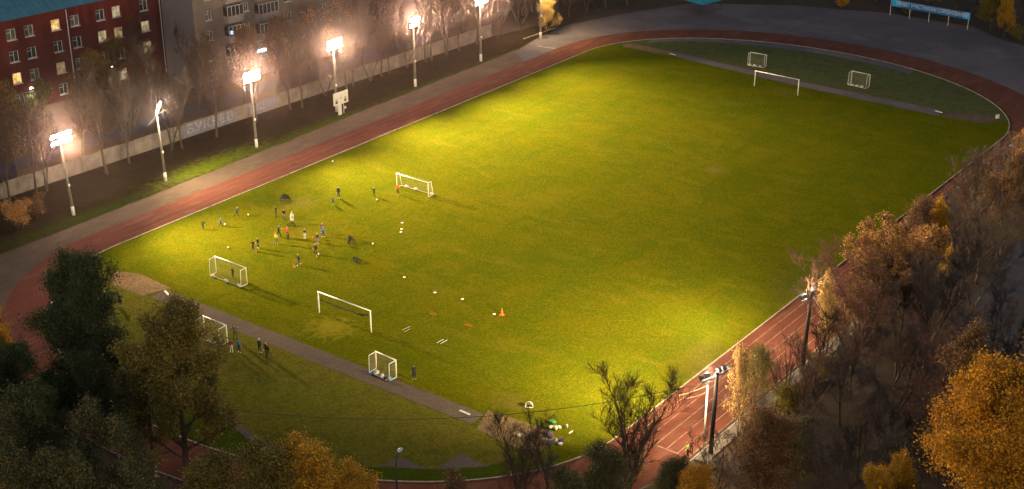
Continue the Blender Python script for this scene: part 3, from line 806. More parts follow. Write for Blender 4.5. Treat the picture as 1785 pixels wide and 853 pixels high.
# yard trees between the wall and the buildings
yard = [(-44, 63, 11, 'sparseA', M_YARD), (-38, 70, 10, 'sparseB', M_YARD), (-34, 62, 12, 'bareA', None), (-27, 61, 12, 'bareC', None), (-24, 72, 11.5, 'sparseB', M_YARD), (-19, 64, 13, 'bareB', None), (-13, 62, 12, 'bareA', None),
        (-17, 76, 10.5, 'sparseA', M_YARD), (-9, 66, 12, 'bareC', None), (-10, 79, 12, 'bareA', None), (-5, 61, 12, 'sparseA', M_LB), (1, 60, 13, 'bareB', None), (5, 64, 11, 'sparseA', M_LB), (10, 60, 12, 'bareA', None), (16, 62, 13, 'sparseB', M_LB),
        (13, 65, 10, 'bareC', None), (20, 60, 13, 'bareC', None), (24, 65, 12, 'sparseA', M_LB), (-30, 76, 8, 'sparseB', M_LGB), (-22, 66, 9, 'bareC', None)]
for i, (x, y, h, k, lm) in enumerate(sorted(yard)):
    nm = 'bare_tree' if lm is None else 'autumn_tree'
    lb = 'bare tree' if lm is None else ('yellowing tree' if lm is M_YARD else 'brown-leaved tree')
    wh = 'in front of the red brick building' if x < -6 else 'in front of the apartment block'
    cnt = sum(1 for q in sorted(yard) if q[0] <= x and (q[4] is lm) and ((q[0] < -6) == (x < -6)))
    tree(k, x, y, h, nm, f'{ORD[cnt-1]} {lb} from left beyond the wall, {wh}', 'trees in the yard beyond the wall', leafm=lm, squash=.95)
# the dense park behind the wall to the right of the apartment block
rg = random.Random(77); pts = []
while len(pts) < 46:
    x, y = rg.uniform(24, 92), rg.uniform(55, 92)
    if y < 60 - max(0, (x-50))*.35 - 2: continue
    if x < 33 and y > 62: continue
    if y > 50 + x*.75: continue
    if x > 62 and y > 78: continue
    if all((x-a)**2 + (y-b)**2 > 9 for a, b in pts): pts.append((x, y))
pts += [(53.5, 52.5), (57, 51), (61, 52.5), (65, 50.2), (69, 49), (73, 47.5), (77, 45.5), (81, 46.5), (67, 54), (75, 52), (84, 43.5), (60, 57), (70, 58), (79, 50)]
pts.sort()
for i, (x, y) in enumerate(pts):
    k = rg.choice(['bareA', 'bareB', 'bareC', 'sparseA'])
    tree(k, x, y, rg.uniform(9, 13), 'park_tree', 'leafless brown tree among the crowded trees beyond the far corner of the track', 'crowded trees beyond the far corner', leafm=M_LB, twig=M_TWIGG if x > 55 else None, squash=1.0)
# behind the apron and the banner
far = [(98.5, 30, 'bareD', None), (103, 26, 'sparseA', M_LB), (104, 20, 'sparseB', M_LB), (102.5, 13, 'bareB', None), (106, 9, 'sparseA', M_LB), (104, 4, 'bareC', None), (104.5, -2, 'sparseB', M_LB), (103.5, -7, 'bareA', None), (107, -11, 'bareD', None),
       (109, 15, 'bareA', None), (110, 0, 'bareB', None), (111, -8, 'sparseB', M_LB), (94, 36, 'bareA', None), (99, 38, 'bareB', None), (112, 8, 'bareC', None), (108, -18, 'bareA', None), (105, -24, 'sparseB', M_LB), (101, -28, 'bareB', None), (111, -30, 'bareC', None), (103, -34, 'bareD', None)]
for i, (x, y, k, lm) in enumerate(sorted(far, key=lambda q: -q[1])):
    n_same = sum(1 for q in far if q[1] >= y and (q[3] is lm))
    tree(k, x, y, 9.5 if k[0] == 's' else 10.5, 'bare_tree' if lm is None else 'autumn_tree', f'{ORD[n_same-1]} {"bare" if lm is None else "brown-leaved"} tree from the left beyond the far asphalt and banner', 'trees beyond the far asphalt', twig=M_TWIGG, leafm=lm)
tree('birch', 100.6, -14.6, 8.5, 'autumn_tree', 'dense yellow-brown tree beside the right end of the blue banner', leafm=M_LO, squash=1.0)
tree('birch', 99.2, -17.6, 6.5, 'autumn_tree', 'yellow-leaved tree overhanging the asphalt right of the blue banner', leafm=M_LY, squash=.9)
tree('bush', 102.2, 1.2, 2.4, 'bush', 'low yellow-green bush under the left end of the blue banner', leafm=M_LO, cat='bush')
tree('bush', 99.0, 12.6, 2.6, 'bush', 'yellow bush at the far asphalt edge left of the blue banner', leafm=M_LY, cat='bush')
tree('bush', 98.0, -20.0, 2.6, 'bush', 'low yellowish bush at the edge of the far asphalt right of the banner', leafm=M_LO, cat='bush')
tree('birch', 52.4, 46.4, 8.6, 'autumn_tree', 'golden-leaved tree glowing in lamplight beside the furthest lamp pole', leafm=M_LGOLD, squash=.72)
# bushes at the left foot of the wall
tree('bush', -54.2, 48.8, 3.6, 'bush', 'large orange-brown bush at the left edge of the photo by the dirt path', leafm=M_LPO, cat='bush')
tree('bush', -51.0, 49.3, 3.1, 'bush', 'smaller orange-brown bush right beside the large one near the dirt path', leafm=M_LB, cat='bush')
tree('bush', -56.6, 50.6, 2.6, 'bush', 'dark bush at the very left edge behind the orange-brown bush', leafm=M_LGB, cat='bush')

# right-hand side, from the near track outwards: (kind, x, y, h, label, twig, leaves, squash)
rs = [
 ('sparseA', -41.4, -44.3, 8.5, 'bare tree with a few yellow-green leaves just right of the dark floodlight pole', M_TWIGB, M_LO, .9),
 ('pollard', -35.8, -44.9, 7.7, 'pollarded tree with thick stubs and thin upright shoots beside the track', M_TWIGB, None, 1.0),
 ('bush', -37.4, -46.2, 3.2, 'dull olive bush beside the pollarded tree', M_TWIGB, M_LO, 1.3),
 ('bareD', -26.2, -47.4, 11.6, 'broad bare tree with reddish-brown twigs right of the second dark floodlight pole', M_TWIGR, None, 1.0),
 ('sparseB', -20.5, -46.6, 9.2, 'reddish-brown twiggy tree overhanging the track between the lamp pole and the pale orange trees', M_TWIGR, M_LB, 1.0),
 ('sparseB', -13.6, -46.6, 11.4, 'large tree dotted with pale orange leaves beside the track', M_TWIGB, M_LPO, .85),
 ('sparseB', -9.4, -45.6, 8.6, 'second tree dotted with pale orange leaves, the one further up the track', M_TWIGB, M_LPO, .9),
 ('birch', -3.0, -46.8, 9.3, 'slim bright yellow tree right of the pale orange trees', M_TWIGB, M_LY, .5),
 ('sparseA', 1.5, -44.9, 6.5, 'small reddish-orange tree at the edge of the track near the round lamp', M_TWIGR, M_LPO, .9),
 ('bareA', 6.4, -47.6, 12.6, 'tall thin bare tree beside the far part of the near straight', M_TWIGB, None, .9),
 ('bareC', 10.8, -46.2, 11.8, 'thin bare tree with a pale lit trunk beside the far part of the near straight', M_TWIGB, None, .9),
 ('bareA', 15.0, -45.6, 11.5, 'upright bare tree left of the orange tree by the right edge of the photo', M_TWIGB, None, .85),
 ('bareB', 19.5, -46.4, 12.0, 'bare tree directly below the orange tree at the right edge of the photo', M_TWIGB, None, .85),
 ('sparseB', 25.6, -44.8, 9.6, 'orange-leaved tree at the right edge of the photo by the end of the track', M_TWIGB, M_LPO, .8),
 ('birch', 22.5, -45.6, 7.4, 'deep orange tree just below the orange-leaved tree at the right edge', M_TWIGB, M_LOR, .7),
 ('sparseB', 31.0, -46.0, 9.6, 'furthest orange-leaved tree behind the one at the right edge', M_TWIGB, M_LPO, .8),
 ('bareB', 0.5, -50.0, 11.0, 'bare tree standing at the edge of the dark parking lot', M_TWIGB, None, .9),
 ('bareC', -6.5, -52.0, 11.5, 'second bare tree at the edge of the dark parking lot, nearer the camera', M_TWIGH, None, .9),
 ('bareD', -15.5, -51.5, 9.5, 'dark spreading bare tree behind the pale orange trees', M_TWIGH, None, 1.0),
 ('bareB', -21.2, -53.0, 12.4, 'tall brown bare tree in the middle of the right-hand trees', M_TWIGB, None, .95),
 ('bareA', -18.0, -58.5, 11.5, 'dark bare tree against the parking lot above the big orange tree', M_TWIGH, None, 1.0),
 ('bareC', -26.5, -52.0, 10.0, 'brown bare tree in the gap left of the tall brown one', M_TWIGB, None, 1.0),
 ('bareD', -31.8, -54.5, 10.2, 'reddish bare tree with a dense twiggy crown in the middle of the right-hand trees', M_TWIGR, None, 1.05),
 ('bareB', -36.5, -51.0, 8.2, 'low dark bare tree right of the pollarded tree', M_TWIGH, None, 1.0),
 ('bareA', -39.5, -54.8, 9.6, 'dark bare tree left of the big orange tree, upper one', M_TWIGH, None, 1.0),
 ('bareC', -35.4, -59.5, 11.0, 'brown bare tree directly left of the big orange tree crown', M_TWIGR, None, 1.0),
 ('bareD', -42.0, -58.5, 8.6, 'spreading dark bare tree left of the big orange tree, lower one', M_TWIGH, None, 1.0),
 ('bareB', -28.0, -59.5, 11.5, 'grey bare tree between the big orange tree and the tall brown bare tree', M_TWIGB, None, 1.0),
 ('birch', -54.0, -52.4, 10.4, 'round brown-leaved tree near the foot of the dark floodlight pole', M_TWIGB, M_LB, 1.0),
 ('sparseB', -50.2, -49.6, 7.6, 'brown twiggy tree between the dark floodlight pole and the round brown tree', M_TWIGB, M_LB, 1.1),
 ('bareD', -50.5, -56.4, 8.8, 'dark bare tree at the bottom right of the round brown tree', M_TWIGH, None, 1.0),
 ('bareB', -46.8, -61.0, 9.4, 'dark bare tree at the bottom edge left of the big orange tree', M_TWIGH, None, 1.0),
 ('sparseB', -49.5, -52.8, 7.2, 'low green-brown tree right of the round brown tree', M_TWIGG, M_LGB, 1.0),
 ('birch', -53.4, -61.4, 8.2, 'small yellow tree at the bottom edge between the dark bare trees', M_TWIGB, M_LY, .6),
 ('birch', -50.8, -62.6, 8.4, 'second small yellow tree at the bottom edge, the right-hand one', M_TWIGB, M_LY, .7),
 ('fullA', -51.6, -69.4, 18.8, 'very big orange tree filling the lower right corner', M_TWIGB, M_LOR, 1.0),
 ('fullB', -42.6, -67.0, 17.0, 'brown-topped tree rising behind the very big orange tree', M_TWIGR, M_LB, .8),
 ('fullB', -43.5, -72.8, 15.2, 'orange tree at the right edge beside the very big orange tree', M_TWIGB, M_LOR, .85),
 ('birch', -62.6, -50.2, 8.7, 'orange-yellow tree top at the bottom edge right of the big bare tree', M_TWIGB, M_LOR, .8),
 ('bigbare', -59.0, -42.0, 14.4, 'big bare tree with forking dark limbs in front of the track at the bottom', M_TWIG, None, 1.15),
 ('bigbare', -68.6, -37.8, 11.6, 'smaller forked bare tree in front of the lower sandy patch', M_TWIG, None, 1.0),
 ('bareB', -65.5, -38.6, 9.4, 'thin bare tree between the two forked bare trees at the bottom', M_TWIGH, None, .9),
 ('birch', -64.8, -43.2, 8.8, 'dark shrubby tree at the bottom edge left of the big bare tree', M_TWIGG, M_LGB, 1.0),
 ('birch', -68.5, -42.0, 8.0, 'low dark green-brown shrub tree at the bottom edge', M_TWIGG, M_LGB, .95),
 ('birch', -60.4, -47.0, 7.0, 'dark shrub tree at the bottom edge under the big bare tree', M_TWIGG, M_LGB, 1.0),
 ('sparseA', -73.5, -35.5, 7.8, 'twiggy brown shrub at the bottom edge right of the street lamp', M_TWIGB, M_LB, 1.0),
 ('birch', -80.9, -25.6, 10.5, 'tall golden-orange tree at the bottom edge left of the street lamp', M_TWIGB, M_LY, 1.15),
 ('birch', -78.6, -29.3, 9.0, 'lower orange tree at the bottom edge next to the tall golden one', M_TWIGB, M_LY, 1.0),
 ('birch', -83.4, -24.0, 10.8, 'yellow-brown tree at the bottom edge left of the tall golden one', M_TWIGB, M_LO, 1.1),
 ('birch', -86.0, -20.4, 10.0, 'olive-brown tree at the bottom edge below the big olive tree', M_TWIGB, M_LO, 1.1),
 ('fullA', -78.9, 3.0, 17.8, 'very dark green tall tree hiding the left end of the track', M_TWIGG, M_LG, .88),
 ('fullA', -78.5, -8.9, 16.6, 'big olive-brown leafy tree right of the very dark green tree', M_TWIGG, M_LO, .92),
 ('fullB', -79.4, -3.0, 11.0, 'dark leafy tree between the very dark green tree and the olive one', M_TWIGG, M_LGB, .85),
 ('fullB', -82.5, .8, 12.5, 'dark green tree under the very dark green tree at the left', M_TWIGG, M_LG, .9),
 ('fullA', -88.6, 2.8, 12.6, 'dark green tree at the left edge of the photo', M_TWIGG, M_LG, .8),
 ('fullB', -92.8, -10.2, 13.0, 'green-brown tree in the lower left corner', M_TWIGG, M_LGB, .95),
 ('fullA', -89.8, -4.2, 12.4, 'dark leafy tree above the green-brown trees in the lower left', M_TWIGG, M_LGB, .8),
 ('fullB', -90.4, -16.0, 12.0, 'brown-green leafy tree at the bottom edge near the whitewashed pole', M_TWIGG, M_LGB, .85),
 ('birch', -96.2, -5.8, 12.6, 'orange tree in the very bottom left corner', M_TWIGB, M_LOR, .8),
 ('birch', -78.6, 18.4, 10.2, 'orange tree at the left edge of the photo beside the track', M_TWIGB, M_LOR, .75),
 ('birch', -80.0, 14.8, 7.6, 'lower orange-yellow tree right beside the one at the left edge', M_TWIGB, M_LY, .7),
 ('birch', -82.5, 11.6, 8.2, 'dark olive tree at the left edge below the orange trees', M_TWIGB, M_LG, 1.0),
 ('sparseA', -46.3, -45.6, 10.9, 'small tree with bright lamplit yellow leaves beside the dark floodlight pole', M_TWIGB, M_LGOLD, .42),
 ('sparseB', -26.6, -44.6, 9.9, 'small tree with bright lamplit yellow leaves beside the second floodlight pole', M_TWIGB, M_LGOLD, .42),
 ('bush', -56.2, -40.4, 3.0, 'low olive bush beside the track left of the people at the kerb', M_TWIGB, M_LO, 1.2),
 ('bush', -44.5, -46.8, 2.6, 'low brown bush behind the concrete ledge near the dark pole', M_TWIGB, M_LB, 1.4),
 ('bush', -29.5, -46.4, 2.8, 'low yellowish bush behind the ledge near the second dark pole', M_TWIGB, M_LO, 1.2),
]
_r = random.Random(31); _n = 0; _p = [(q[1], q[2]) for q in rs]
while _n < 32:
    x = _r.uniform(-56, 34); y = _r.uniform(-46.0, -64)
    if y < -50 - max(0, (x + 22))*.02 and x > -17: y = _r.uniform(-45.8, -51)
    if y < -60 and x < -45: continue
    if all((x-a)**2 + (y-b)**2 > 7.5 for a, b in _p):
        _p.append((x, y)); _n += 1
        k = _r.choice(['bareA', 'bareB', 'bareC', 'bareD'])
        tree(k, x, y, _r.uniform(6.5, 9.5), 'bare_tree', 'thin bare brown tree in the thicket right of the track', 'thin bare trees of the thicket right of the track', twig=_r.choice([M_TWIGB, M_TWIGR, M_TWIGG]))
rs += [
 ('bareD', -19.0, -45.4, 10.2, 'wide bare tree leaning over the track just before the pale orange trees', M_TWIGR, None, 1.0),
 ('sparseB', -16.6, -45.8, 10.4, 'third tree dotted with pale orange leaves, nearest the camera', M_TWIGB, M_LPO, .9),
 ('sparseA', -5.8, -45.6, 9.8, 'brown-leaved tree between the pale orange trees and the slim yellow one', M_TWIGB, M_LB, 1.0),
 ('bareC', 3.6, -45.8, 10.6, 'bare tree between the slim yellow tree and the tall thin bare tree', M_TWIGB, None, 1.0),
 ('sparseA', 13.0, -46.2, 8.6, 'thinly leaved pale orange tree beside the far part of the near straight', M_TWIGB, M_LPO, 1.0),
 ('sparseB', 17.4, -47.0, 8.8, 'brown-leaved tree beside the far part of the near straight', M_TWIGB, M_LB, 1.0),
]
for k, x, y, h, lab, tw, lm, sq in rs:
    if -24 < x < 9 and y > -49.5 and k != 'bush': h, sq, y = h*1.10, sq*1.12, y + .5
    nm = 'bush' if k == 'bush' else ('bare_tree' if lm is None else ('green_tree' if lm is M_LG else 'autumn_tree'))
    tree(k, x, y, h, nm, lab, None, twig=tw, leafm=lm, squash=sq, cat='bush' if k == 'bush' else 'tree')

# ------------------------------------------------------------------ floodlight masts
def add_light(name, typ, loc, energy, col, parent=None, target=None, size=R(150), blend=.8, soft=.25):
    l = bpy.data.lights.new(name, typ); l.energy = energy; l.color = col; l.shadow_soft_size = soft
    if typ == 'SPOT': l.spot_size = size; l.spot_blend = blend
    o = bpy.data.objects.new(name, l); COL.objects.link(o)
    o.location = loc
    if target is not None:
        o.rotation_euler = (Vector(target) - Vector(loc)).to_track_quat('-Z', 'Y').to_euler()
    return o

def flood_head(parent, u, glass, tilt, rz=0.0, z=0.0, w=.62, h=.46):
    mb = MB()
    d = .24
    mb.add([(-w/2, 0, -h/2), (w/2, 0, -h/2), (w/2, 0, h/2), (-w/2, 0, h/2), (-w*.3, d, -h*.28), (w*.3, d, -h*.28), (w*.3, d, h*.28), (-w*.3, d, h*.28)],
           [(0, 4, 5, 1), (1, 5, 6, 2), (2, 6, 7, 3), (3, 7, 4, 0), (4, 7, 6, 5)])
    mb.box((0, d*.6, -h*.5), (.05, .05, .2))
    f = mb.build('floodlight', M_METAL, parent); f.location = (u, 0, z); f.rotation_euler = (R(tilt), 0, rz)
    gb_ = MB(); gb_.box((0, 0, 0), (w-.05, .015, h-.05)); g = gb_.build('glass', glass, f); g.location = (0, -.012, 0)
    return f

def mast(x, y, label, h=9.8, lx=0.0, ly=0.0, heads=4, on=True, tube=False, aim=None, power=1.0, group='floodlight masts along the far straight', tilt=12, spread=.75, rows=2):
    r = empty('floodlight_mast', (x, y, 0), 0, label, 'floodlight mast', group)
    mb = MB(); mb.tube([(0, 0, 0), (lx*.5, ly*.5, h*.5), (lx, ly, h)], [.20, .165, .12], 10); mb.build('pole', M_CONC, r, True)
    mb = MB(); mb.tube([(0, 0, 0.0), (lx*.13, ly*.13, 1.25)], [.215, .205], 12); mb.build('painted_base', M_WHITEW, r, True)
    mb = MB(); mb.box((.0+lx*.42, -.20, h*.42), (.22, .14, .3)); mb.build('junction_box', M_WHITE, r)
    if heads:
        for row_ in range(rows):  # upper row of large heads added to widen the glowing core
            zz = h - .15 + .85*row_
            mb = MB(); mb.box((lx, ly-.16, zz), (spread*heads, .08, .08)); mb.box((lx, ly-.05, zz), (.1, .25, .1)); mb.build('crossarm', M_METAL, r)
            for k in range(heads):
                u = (k-(heads-1)/2)*spread
                fh = flood_head(r, lx+u, M_FLOODG, tilt, R(-8*(k-(heads-1)/2)), zz+.27, .68, .58); fh.location.y = ly-.25
        if rows > 1:
            mb = MB(); mb.tube([(lx, ly, h-.1), (lx, ly, h+.95)], .07, 8); mb.build('mast_top', M_METAL, r)
    return r

far_masts = [(-47.5, 46.7, -.55, 'floodlight mast at the left with whitewashed base, nearest of the far row', ((-48, 14, 0), (-33, 20, 0)), (.5, 1.25), 4),
             (-16.9, 46.1, -.25, 'lit floodlight mast just left of the scoreboard mast, third in the far row', ((-26, 8, 0), (-10, 8, 0)), (.95, 1.1), 4),
             (.9, 47.6, -.1, 'lit floodlight mast rising right behind the white scoreboard', ((-8, 6, 0), (10, 6, 0)), (1.3, 1.5), 4),
             (17.0, 46.0, -.1, 'lit floodlight mast right of the scoreboard, fifth in the far row', ((10, 8, 0), (26, 6, 0)), (1.2, 1.0), 3),
             (33.6, 46.0, -.15, 'lit floodlight mast near the top centre, sixth in the far row', ((20, 8, 0), (44, 8, 0)), (1.0, .8), 4)]
for (x, y, lx, lab, aims, pws, nh) in far_masts:
    mast(x, y, lab, lx=lx, heads=nh, spread=.78)
    for aim, pw_, dx in zip(aims, pws, (-.6, .6)):
        add_light('flood_beam', 'SPOT', (x+lx+dx, y-.75, 10.2), FLOOD*pw_, FLOOD_COL, target=(aim[0], aim[1]-26, 0), size=R(72), blend=1.0, soft=.22)
    add_light('flood_spill', 'POINT', (x+lx, y-.75, 10.9), SPILL*sum(pws)/2, (1, .74, .58), soft=.5)
    add_light('halo_spot', 'SPOT', (x+lx, y-.8, 10.6), HALO*(.55 + .2*sum(pws)), (1, .66, .47), target=(x+lx-62, y-.8-95, 26), size=R(100), blend=1.0, soft=.5)  # extra spot towards the camera side, added to make the lamp's halo
# second mast carries one long tube lamp on its tip
r = mast(-33.0, 46.4, 'slim mast with one slanting tube lamp between the two nearest bright floodlights', lx=-.35, heads=0)
mb = MB(); mb.box((0, 0, 0), (1.75, .20, .14)); tl = mb.build('tube_lamp', M_TUBEG, r); tl.location = (-.1, -.2, 10.15); tl.rotation_euler = (0, R(-38), R(25))
mb = MB(); mb.tube([(-.35, 0, 9.3), (1.6, .6, 9.2)], .03, 5); mb.tube([(-.35, 0, 9.2), (-2.2, -.3, 8.3)], .02, 4); mb.build('bracket', M_CONC, r)
add_light('tube_light', 'POINT', (-33.2, 46.0, 10.5), FLOOD*.06, (1, .86, .66), soft=.3)
add_light('tube_beam', 'SPOT', (-33.0, 45.8, 10.1), FLOOD*.12, (1, .80, .46), target=(-28, 36, 0), size=R(140), blend=1, soft=.3)
mast(50.0, 45.8, 'thin unlit-looking pole beside the golden-leaved tree, last of the far row', lx=-.1, heads=2, rows=1)
add_light('flood_beam', 'SPOT', (49.9, 45.0, 9.95), FLOOD*.05, FLOOD_COL, target=(52, 43, 0), size=R(150), blend=1, soft=.3)
add_light('flood_spill', 'POINT', (50.9, 45.0, 8.6), 900, (1, .8, .45), soft=.3)

def near_mast(x, y, label, h, on, lx=.25, arm=3.2, rz=R(-15), aim=(0, 0, 0), power=1.0, base=True, lamp=None):
    r = empty('floodlight_pole', (x, y, 0), 0, label, 'floodlight pole', 'dark poles along the near straight')
    mb = MB(); mb.tube([(0, 0, 0), (lx*.5, 0, h*.5), (lx, 0, h)], [.23, .20, .16], 10); mb.build('pole', M_POLED, r, True)
    if base: mb = MB(); mb.tube([(0, 0, 0), (lx*.15, 0, 1.5)], [.245, .232], 12); mb.build('painted_base', M_WHITEW, r, True)
    mb = MB(); mb.box((0, 0, 0), (arm, .13, .13)); mb.box((.05, .0, .1), (.2, .3, .1)); ca = mb.build('crossarm', M_POLED, r); ca.location = (lx, .22, h-.5); ca.rotation_euler = (0, 0, rz)
    for u in (-arm/2+.15, -arm/2+.8, arm/2-.95, arm/2-.3):
        f = flood_head(r, 0, M_FLOODN if on else M_METAL, 32, rz+math.pi, 0, .5, .5)
        f.location = (lx + math.cos(rz)*u, .40 + math.sin(rz)*u, h-.18)
    if lamp:
        mb = MB(); ex, ez = lamp
        mb.tube([(lx, 0, h-.9), (lx+ex*.6, .15, ez-.1), (lx+ex, .2, ez)], .035, 6); a = mb.build('lamp_arm', M_METAL, r)
        mb = MB(); mb.lump((lx+ex+.2, .2, ez), (.42, .2, .12), 3, 0, 10, .04); mb.build('lamp_head', M_LAMPG, r, True)
    return r
near_mast(-50.0, -44.9, 'tall dark pole with crossarm of four floodlights and whitewashed foot at the bottom', 9.5, True, .35, lamp=(1.9, 8.9))
near_mast(-28.5, -43.2, 'second dark pole with crossarm and floodlights, further up the near straight', 7.9, True, .45, 2.0, base=False, lamp=(.9, 8.1))
near_mast(-9.6, -43.6, 'dark pole hidden among the pale orange trees beside the track', 7.5, False, .2, 1.6, base=False)
near_mast(6.5, -43.8, 'dark pole with unlit round lamps among the trees on the right', 7.0, False, .15, 1.4, base=False, lamp=(2.6, 7.2))
near_mast(24.5, -43.8, 'last dark pole of the near straight behind the orange-leaved tree', 7.0, False, .15, 1.4, base=False, lamp=(2.0, 7.2))
for (x, y, z, aim, p, sp) in ((-50.3, -44.3, 9.45, (-42, -4, 0), 1.9, .16), (-50.1, -44.2, 9.5, (-24, -4, 0), 1.7, .16), (-28.2, -42.6, 7.9, (-16, -2, 0), .9, .14), (-28.3, -42.6, 7.9, (-34, -8, 0), .8, .14)):
    add_light('flood_beam', 'SPOT', (x, y, z), FLOOD_NEAR*p, FLOOD_COL, target=aim, size=R(86), blend=1.0, soft=.4)
    add_light('track_fill', 'SPOT', (x+.3, y+.3, z-.1), FLOOD_NEAR*p*.055, (1, .74, .42), target=(x+7, -37, 0), size=R(120), blend=1, soft=.3)  # extra wide spot, added to brighten the track below
    add_light('flood_spill', 'POINT', (x+.6, y+.3, z-.1), FLOOD_NEAR*p*.014, (1, .76, .5), soft=.25)

# bright white pole beside the dark one
r = empty('white_pole', (-47.3, -42.75, 0), 0, 'thin white pole standing between the track and the dark floodlight pole', 'pole')
mb = MB(); mb.tube([(0, 0, 0), (.15, .05, 6.5)], [.10, .075], 8); mb.build('shaft', M_WHITE, r, True)
mb = MB(); mb.box((.15, .05, 6.5), (.3, .3, .16)); mb.build('cap', M_METAL, r)
# cables
def cable(A, B, sag, r_, label, mat=M_POLED, n=30):
    pts = []
    for i in range(n+1):
        t = i/n; p = Vector(A).lerp(Vector(B), t); p.z -= 4*sag*t*(1-t); pts.append(p)
    mb = MB(); mb.tube(pts, r_, 5); o = mb.build('cable', mat); tag(o, label, 'cable', 'overhead cables'); return o
cable((-80.3, -6.8, 8.0), (-49.7, -44.8, 8.7), 3.0, .028, 'long sagging overhead cable crossing the lower left of the grounds')
cable((-47.15, -42.7, 6.3), (-49.75, -41.3, 6.0), .1, .022, 'upper lamplit cable stretch, a short pale piece left of the thin white pole', M_CONC, 8)  # lamplight on the cables imitated by short pale pieces
cable((-47.15, -42.7, 5.6), (-48.9, -41.6, 5.4), .1, .018, 'lower lamplit cable stretch, a short pale piece left of the thin white pole', M_CONC, 8)
# pole in the left trees
r = empty('utility_pole', (-80.3, -6.8, 0), 0, 'dark pole with whitewashed foot standing under the big olive tree', 'pole')
mb = MB(); mb.tube([(0, 0, 0), (0, 0, 9.0)], [.18, .13], 8); mb.build('shaft', M_POLED, r, True)
mb = MB(); mb.tube([(0, 0, 0), (0, 0, 1.3)], [.2, .19], 10); mb.build('painted_base', M_WHITEW, r, True)
def street_lamp(x, y, h, lab, rz=0.0):
    r = empty('street_lamp', (x, y, 0), rz, lab, 'street lamp', 'street lamps at the near end')
    mb = MB(); mb.tube([(0, 0, 0), (0, 0, h-1.0), (.15, 0, h-.35), (.5, 0, h)], [.10, .075, .06, .05], 8); mb.build('pole', M_METAL, r, True)
    mb = MB(); mb.lump((.72, 0, h+.02), (.36, .19, .12), 5, 0, 12, .03); mb.build('lamp_head', M_LAMPG, r, True)
street_lamp(-73.1, -28.6, 6.9, 'curved street lamp with pale blue head at the bottom edge of the photo', R(10))
street_lamp(-86.9, 1.3, 7.0, 'street lamp with pale blue head half hidden in the dark trees at left', R(10))

# ------------------------------------------------------------------ scoreboard
sb = empty('scoreboard', (.35, 46.15, 0), R(-2), 'white scoreboard with two number windows standing in front of a mast', 'scoreboard')
mb = MB(); mb.box((0, 0, 2.55), (2.9, .16, 1.85)); mb.build('board', M_WHITE, sb)
mb = MB(); mb.box((-.25, .02, .8), (.62, .14, 1.6)); mb.build('front_post', M_WHITE, sb)
mb = MB(); mb.tube([(.62, .1, 0), (.62, .1, 1.7)], .04, 6); mb.box((.86, .05, .85), (.34, .10, .34)); mb.build('side_post', M_WHITE, sb)
M_SBD = M('number window', (.06, .055, .05), (.03, .03, .03), 8, .5)
for u in (-.95, .85):
    mb = MB(); mb.box((u, -.09, 2.08), (.44, .03, .42)); mb.build('number_window', M_SBD, sb)
    mb = MB(); mb.box((u, -.09, 2.48), (.44, .02, .10)); mb.build('caption', M_SBD, sb)
mb = MB(); mb.lump((-.02, -.09, 2.55), (.07, .03, .2), 4, 0, 8, .2); mb.build('emblem', M_SBD, sb)

# ------------------------------------------------------------------ goals
def bars(mb, segs, r_, n=6):
    for a, b in segs: mb.tube([a, b], r_, n)
def netgrid(mb, p00, p10, p11, p01, step=.16, r_=.0045):
    """p00-p10 bottom/edge, p01-p11 opposite edge"""
    p00, p10, p11, p01 = map(Vector, (p00, p10, p11, p01))
    nu = max(2, int((p10-p00).length/step)); nv = max(2, int((p01-p00).length/step))
    for i in range(nu+1):
        t = i/nu; mb.tube([p00.lerp(p10, t), p01.lerp(p11, t)], r_, 3, cap=False)
    for j in range(nv+1):
        t = j/nv; mb.tube([p00.lerp(p01, t), p10.lerp(p11, t)], r_, 3, cap=False)

def pitch_goal(x, y, face, lab, sagnet):
    r = empty('pitch_goal', (x, y, 0.02), 0, lab, 'goal', 'full-size goals on the pitch')
    for s in (-1, 1):
        mb = MB(); mb.tube([(0, s*3.72, 0), (0, s*3.72, 2.5)], .075, 10); mb.build('post', M_GOAL, r, True)
    mb = MB(); mb.tube([(0, -3.79, 2.5), (0, 3.79, 2.5)], .07, 10); mb.build('crossbar', M_GOAL, r, True)
    if sagnet:
        mb = MB(); rg = random.Random(3)
        for k in range(5):
            pts = []
            for i in range(25):
                t = i/24
                yy = 3.7 - 7.0*t
                z = 1.62 - .10*math.sin(t*9) + (0.78 - .0)*t*0 - (1.0)*math.sin(math.pi*min(t*1.0, 1))*.10 + .0
                z = 1.6 + .25*t - .35*math.sin(math.pi*t) 
                pts.append((face*(-.15 - .12*k*math.sin(math.pi*t)) + rg.uniform(-.02, .02), yy, z + rg.uniform(-.04, .04) - .03*k - (.25 if .70 < t < .9 else 0)*k*.2))
            mb.tube(pts, [.018 + .05*max(0, (i/24-.5))*(1 if i < 22 else 0) for i in range(25)], 5)
        for i in range(9):
            t = .05 + .9*i/8
            mb.tube([(0, 3.7-7*t, 2.43), (face*-.2, 3.7-7*t, 1.6 + .25*t - .35*math.sin(math.pi*t))], .004, 3)
        mb.build('gathered_net', M_NETD, r)
    return r
pitch_goal(-48.71, 0, -1, 'full-size white goal at the near end with dark net hanging gathered below its crossbar', True)
pitch_goal(48.71, 0, 1, 'full-size white goal frame without net at the far end of the pitch', False)

